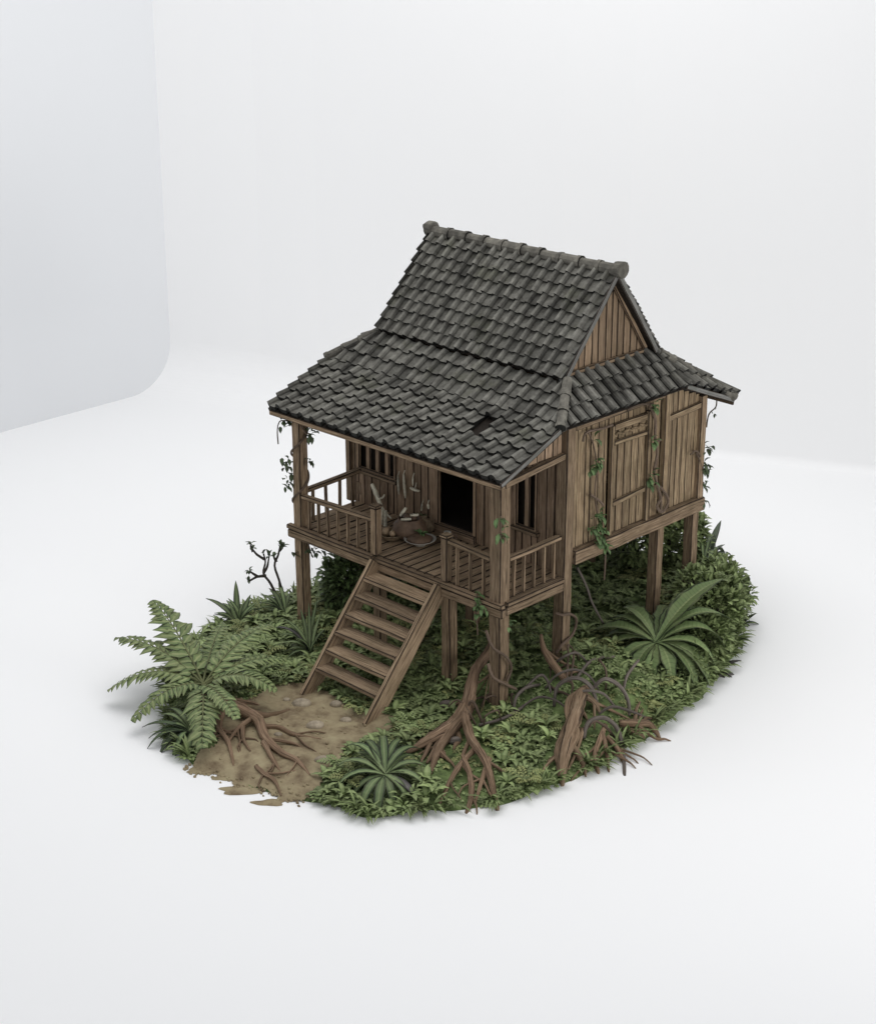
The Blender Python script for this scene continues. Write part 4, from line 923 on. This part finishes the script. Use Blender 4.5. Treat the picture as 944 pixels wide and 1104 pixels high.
cnt = 0
while cnt < 5600:
    x, y = ru(-1.8, 6.8), ru(-4.4, 6.9)
    if not inside(x, y) or inpoly(x, y, PATH): continue
    under = 0 < x < W - .2 and VY < y < D
    if under and rnd() < .45: continue
    if y > 5.2 + .3 * x * 0 and x < 2 and rnd() < .6: continue
    clump(x, y, ru(.8, 1.35)); cnt += 1
cnt = 0
while cnt < 620:
    x, y = ru(-1.3, 6.7), ru(-3.6, 6.4)
    if not inside(x, y) or inpoly(x, y, PATH) or edge_dist(x, y) < .1 or (0 < x < W and VY < y < D and rnd() < .6): continue
    cnt += 1
    if any(math.hypot(a - x, b - y) < r + .12 for a, b, r in CLEAR) or any(math.hypot(a - x, b - y) < r for a, b, r in SPOTS): continue
    z = gz(x, y); a0 = ru(0, 6.28); base = ru(.1, .95); n = random.randint(5, 9); b = V((x, y, z))
    for k in range(n):
        a = a0 + 6.283 * k / n + ru(-.35, .35); L = ru(.17, .3); el = ru(.15, .8)
        d = V((math.cos(a) * math.cos(el), math.sin(a) * math.cos(el), math.sin(el)))
        m.leaf(b, b + d * L, L * ru(.26, .42), arch=.26, fold=.2, seg=4, rn=min(1, max(0, base + ru(-.2, .2))), pk=.5)
n = len(ISLAND)
for i in range(n):
    a, b_ = V((*ISLAND[i], 0)), V((*ISLAND[(i + 1) % n], 0)); L = (b_ - a).length; o = V(((b_ - a).y, -(b_ - a).x, 0)).normalized()
    for k in range(int(L / .055)):
        q = a.lerp(b_, rnd()) - o * ru(.03, .2)
        if inside(q.x, q.y) and not inpoly(q.x, q.y, PATH) and not inpoly(q.x + .1, q.y + .1, PATH): clump(q.x, q.y, ru(.9, 1.6), o + V((0, 0, -.05)), .1)
    for k in range(int(L / .085)):
        q = a.lerp(b_, rnd()) - o * ru(.02, .12)
        if not inside(q.x, q.y) or inpoly(q.x - o.x * .15, q.y - o.y * .15, PATH) or (-4.4 < q.y < -3.2 and 2.25 < q.x < 4.35): continue
        bb = V((q.x, q.y, gz(q.x, q.y))); rr = ru(0, .8)
        for z in range(random.randint(3, 5)):
            d = (o * ru(.2, 1) + V((ru(-.7, .7), ru(-.7, .7), ru(.05, .7)))).normalized() * ru(.18, .4)
            tp_ = bb + d; tp_.z = max(tp_.z, FLOOR_Z + .02)
            m.leaf(bb, tp_, ru(.035, .07), arch=.15, fold=.3, seg=4, rn=rr)
for _ in range(90):
    x, y = ru(-1.2, 6.6), ru(-3.5, 6.2)
    if not inside(x, y) or edge_dist(x, y) < .15 or inpoly(x, y, PATH): continue
    if any(math.hypot(a - x, b - y) < r + .15 for a, b, r in CLEAR) or any(math.hypot(a - x, b - y) < r for a, b, r in SPOTS): continue
    a0 = ru(0, 6.28); rr = ru(.2, .9); b = V((x, y, gz(x, y) + .03)); sp = random.choice((0, 1))
    for k in range(random.randint(4, 6)):
        a = a0 + k * 1.15 + ru(-.3, .3); L = ru(.26, .42); tipp = b + V((math.cos(a) * L, math.sin(a) * L, ru(.02, .16)))
        for q in range(7):
            t = .15 + .85 * q / 7; p = b.lerp(tipp, t) + V((0, 0, .35 * L * 4 * t * (1 - t) * .5))
            tg = (tipp - b).normalized(); sd = tg.cross(V((0, 0, 1))).normalized(); wl = .11 * math.sin(math.pi * (.2 + .78 * t))
            for sg in (-1, 1): m.leaf(p, p + (sd * sg * .8 + tg * .5) * wl + V((0, 0, -.02)), .045, seg=2, rn=rr, mi=sp)
struct(m.build('ground_cover', [M_COVER, M_COVER2]), 'stuff')

for k in range(15):
    q = random.choice(((5.244, 0.976, 0.006), (5.771, 0.978, 0.028), (4.923, 0.528, -0.108), (6.328, 0.654, -0.259), (4.851, 1.159, 0.083), (4.666, 0.162, -0.114), (4.764, -0.263, -0.246)))
    an = ru(0, 6.28); L = ru(.3, .75); a = V((q[0] + ru(-.3, .3), q[1] + ru(-.3, .3), 0)); b = a + V((math.cos(an) * L, math.sin(an) * L, 0)); hh = ru(.06, .34)
    pts = []
    for t in (0, .25, .55, .8, 1):
        p = a.lerp(b, t) + V((ru(-.05, .05), ru(-.05, .05), 0)); p.z = max(gz(p.x, p.y), FLOOR_Z) + hh * 4 * t * (1 - t); pts.append(p)
    r = ru(.014, .026); m = MB(); m.tube(pts, [r, r, r * .9, r * .75, r * .4], n=6, sub=5)
    lobj(m, 'aerial_root', M_VBARK, 'thin dark rootlet in the tangle between the front corner post and the hoops', 'root', 'thin rootlets in the tangle', True)
    CLEAR.extend((p[0], p[1], .03) for p in pts)
# ------------------------------------------------------------------ vines on the house
def vine(base, label, stems, leaves, lm=M_VINELEAF, lw=.05, group='vines growing on the house', sm_=M_VBARK, ll=(.08, .17)):
    t = thing('vine', V(stems[0][0][0]), label, 'vine', group)
    for pts, r in stems:
        m = MB(); m.tube(pts, r, n=6, sub=5); m.build('stem', sm_, t)
    if leaves:
        m = MB()
        for (p, n, sp) in leaves:
            p = V(p)
            for k in range(n):
                b = p + V((ru(0, .03), ru(-sp, sp), ru(-sp, sp))) if not isinstance(sp, tuple) else p + V((ru(-sp[0], sp[0]), ru(-sp[0], sp[0]), ru(-sp[1], sp[1])))
                L = ru(*ll); d = V((ru(.2, .8), ru(-.8, .5), ru(-1, .5))).normalized()
                m.leaf(b, b + d * L, L * .5, seg=3)
        m.build('leaves', lm, t)
    return t
def spiral(x, y, r, z0, z1, turns, n=16, ph=0):
    return [(x + r * math.cos(ph + turns * 6.283 * k / n), y + r * math.sin(ph + turns * 6.283 * k / n), z0 + (z1 - z0) * k / n) for k in range(n + 1)]
vine(0, 'dark leafy vine winding up the left corner post', [(spiral(.07, .07, .14, 1.65, 3.5, 2.2, 22, 1), .018), ([(-.02, -.05, 3.45), (-.2, -.1, 3.42), (-.28, -.1, 3.25), (-.27, -.1, 3.0)], .01), ([(.2, 0, 3.4), (.32, 0, 3.3), (.4, 0, 3.32)], .01)],
     [((-.09, -.09, z), n, (.07, .09)) for z, n in ((3.38, 14), (2.75, 10), (2.55, 6), (2.35, 9))] + [((.24, .1, 3.25), 7, (.05, .1)), ((.26, .1, 2.78), 6, (.04, .06)), ((.5, -.05, 3.36), 6, (.05, .05))], M_DARKLEAF)
vine(0, 'dark vine hanging under the veranda by the left post', [([(.3, 0, 1.36), (.36, 0, 1.2), (.42, 0, 1.12)], .012)], [((.36, .02, 1.2), 12, (.1, .07)), ((.55, .02, 1.26), 5, (.06, .04)), ((-.02, -.04, 1.1), 5, (.05, .05))], M_DARKLEAF)
vine(0, 'green vine sprig on the front corner post', [([(W + .04, -.05, 3.05), (W + .05, -.06, 2.9), (W + .04, -.05, 2.75), (W + .05, -.04, 2.6)], .01)], [((W + .02, -.07, 2.98), 7, .06), ((W + .02, -.07, 2.74), 9, .07)])
vine(0, 'green trailing plant hanging off the veranda edge', [([(4.30, -.1, 1.74), (4.28, -.13, 1.5), (4.3, -.12, 1.2), (4.3, -.1, .98)], .012), ([(4.3, -.12, 1.62), (4.42, -.15, 1.5), (4.5, -.14, 1.42)], .012)],
     [((4.29, -.13, 1.66), 9, (.05, .1)), ((4.28, -.13, 1.42), 12, (.05, .1)), ((4.42, -.15, 1.5), 8, (.08, .05))])
vine(0, 'grey vine coiled round the front corner post below the deck', [([(4.720, -0.362, 1.272), (4.780, -0.278, 0.984), (4.800, -0.001, 0.740), (4.780, 0.154, 0.490), (4.760, 0.073, 0.272)], .026), ([(4.740, -0.335, 0.709), (4.800, -0.292, 0.494), (4.820, -0.057, 0.307), (4.780, 0.270, 0.080)], .026)], [((W + .14, .05, 1.28), 6, .05)])
vine(0, 'grey vine ring tied round the wall corner post', [([(4.680, 1.303, 1.016), (4.760, 1.368, 0.988), (4.790, 1.514, 0.966), (4.760, 1.716, 0.795), (4.740, 1.658, 0.546), (4.780, 1.363, 0.478), (4.740, 1.279, 0.347)], .024)], [])
vine(0, 'thin vine with a green tuft left of the side door', [([(4.740, 1.900, 3.906), (4.740, 2.047, 3.627), (4.740, 2.133, 3.236), (4.740, 2.106, 2.839), (4.740, 2.220, 2.368), (4.760, 2.383, 1.849), (4.780, 2.363, 1.295)], .014), ([(4.740, 1.992, 2.854), (4.760, 2.203, 2.693), (4.760, 2.300, 2.588)], .022), ([(4.740, 2.488, 3.886), (4.740, 2.215, 3.891), (4.740, 1.855, 3.917), (4.740, 1.772, 3.786)], .022)],
     [((4.750, 2.115, 3.367), 12, .06), ((4.750, 1.961, 3.283), 5, .03), ((4.750, 2.139, 2.362), 34, .14), ((4.750, 2.245, 2.078), 34, .12), ((4.750, 2.370, 1.882), 8, .05), ((4.750, 2.028, 3.786), 3, .04)], lw=.06)
vine(0, 'gnarled vine with green sprigs right of the side door', [([(4.780, 3.362, 4.029), (4.780, 3.525, 3.741), (4.780, 3.544, 3.453), (4.780, 3.615, 3.119), (4.780, 3.560, 2.845), (4.780, 3.650, 2.596), (4.800, 3.742, 2.317), (4.800, 3.758, 2.085)], .026), ([(4.780, 3.528, 3.331), (4.780, 3.696, 3.353)], .018), ([(4.780, 3.600, 2.609), (4.800, 3.780, 2.470), (4.800, 3.945, 2.229), (4.800, 3.808, 2.071), (4.800, 3.650, 2.212), (4.800, 3.764, 2.344)], .024), ([(4.760, 2.822, 4.057), (4.770, 3.135, 4.079), (4.770, 3.472, 4.001)], .018)],
     [((4.770, 3.450, 3.975), 12, .07), ((4.770, 3.466, 3.376), 6, .05), ((4.770, 3.479, 2.799), 9, .06), ((4.770, 3.488, 2.669), 6, .05)])
vine(0, 'dark leafy vine climbing the rear right corner post', [([(4.740, 4.731, 2.860), (4.720, 4.906, 2.613), (4.720, 4.987, 2.260), (4.720, 5.004, 1.751)], .014), ([(4.740, 4.578, 2.866), (4.740, 4.728, 2.893), (4.740, 4.867, 2.760)], .016)],
     [((W + .02, D + .1, z), n, .07) for z, n in ((2.85, 10), (2.55, 9), (2.45, 8), (2.2, 9), (1.85, 8))], M_DARKLEAF)
vine(0, 'thin vine strand dangling under the rear right eave', [([(XR - .15, DPT - .3, 3.62), (XR - .15, DPT - .32, 3.5), (XR - .15, DPT - .5, 3.42), (XR - .15, DPT - .55, 3.2)], .012)], [((XR - .15, DPT - .4, 3.45), 4, .06)], M_DARKLEAF, ll=(.03, .08))

# ------------------------------------------------------------------ stones
SG = 'stones lying in the dirt path'
for i, (p, r, lab, mt) in enumerate((((2.269, -1.973, -0.301), .16, 'largest flat oval stone in the dirt path', M_STONE), ((2.961, -2.308, -0.298), .145, 'oval stone in the dirt path below the largest one', M_STONE), ((3.130, -1.821, -0.323), .095, 'small dark-rimmed stone in the dirt path nearest the stair foot', M_STONE),
                          ((3.824, -2.945, -0.332), .13, 'rounded stone half grown over with green beside the rosette plant', M_STONE), ((2.689, -1.626, -0.278), .10, 'nearly buried flat stone below the stair treads', M_STONE), ((1.997, -2.044, -0.289), .06, 'tiny stone at the upper edge of the dirt path', M_STONE), ((2.775, -2.902, -0.302), .07, 'small stone among the root tips in the dirt', M_STONE),
                          ((3.994, -0.457, -0.257), .12, 'grey mossy stone at the foot of the stair post', M_ROOT2), ((4.895, -1.230, -0.263), .10, 'small dark stone between the legs of the tall root', M_ROOT2))):
    m = MB(); o = V((p[0], p[1], max(gz(p[0], p[1]), FLOOR_Z) + (.035 if i < 7 else .06))); k = 1.0
    m.lathe((0, 0, 0), [(r * .9, -.05), (r, .0), (r * .93, r * .22 * k), (r * .7, r * .42 * k), (r * .35, r * .52 * k), (.01, r * .54 * k)], n=14, sq=.62, wob=.08)
    ob = m.build('stone', mt, None, True); ob.location = o; ob.rotation_euler = (0, 0, .77 + ru(-.25, .25)); tag(ob, lab, 'stone', SG if i < 7 else None)

# ------------------------------------------------------------------ light, world, camera
w = bpy.data.worlds.new('World'); SC.world = w; w.use_nodes = True
w.node_tree.nodes['Background'].inputs[0].default_value = (.96, .972, 1, 1); w.node_tree.nodes['Background'].inputs[1].default_value = .69
def area(name, loc, target, size, power, col=(1, 1, 1), spread=180):
    l = bpy.data.lights.new(name, 'AREA'); l.shape = 'SQUARE'; l.size = size; l.spread = math.radians(spread); l.energy = power; l.color = col
    o = bpy.data.objects.new(name, l); COL.objects.link(o); o.location = loc
    o.rotation_euler = (V(target) - V(loc)).to_track_quat('-Z', 'Y').to_euler(); return o
area('overhead_softbox', (1, 2, 19), (1.5, 3, 0), 17, 1850, (1, .99, .97))
area('side_softbox', (25, 3, 4.5), (2.5, 2.5, 2.5), 8, 330, (1, .98, .95), 80)
cam = bpy.data.cameras.new('camera'); co = bpy.data.objects.new('camera', cam); COL.objects.link(co)
cam.sensor_fit = 'HORIZONTAL'; cam.sensor_width = 36; cam.lens = 2032.4 / 944 * 36; cam.clip_end = 400
co.location = (22.359, -19.53, 13.274); co.rotation_euler = (math.pi / 2 - .369, 0, .772)
SC.camera = co
SC.view_settings.view_transform = 'Standard'; SC.view_settings.look = 'None'; SC.view_settings.gamma = 1; SC.view_settings.exposure = 0
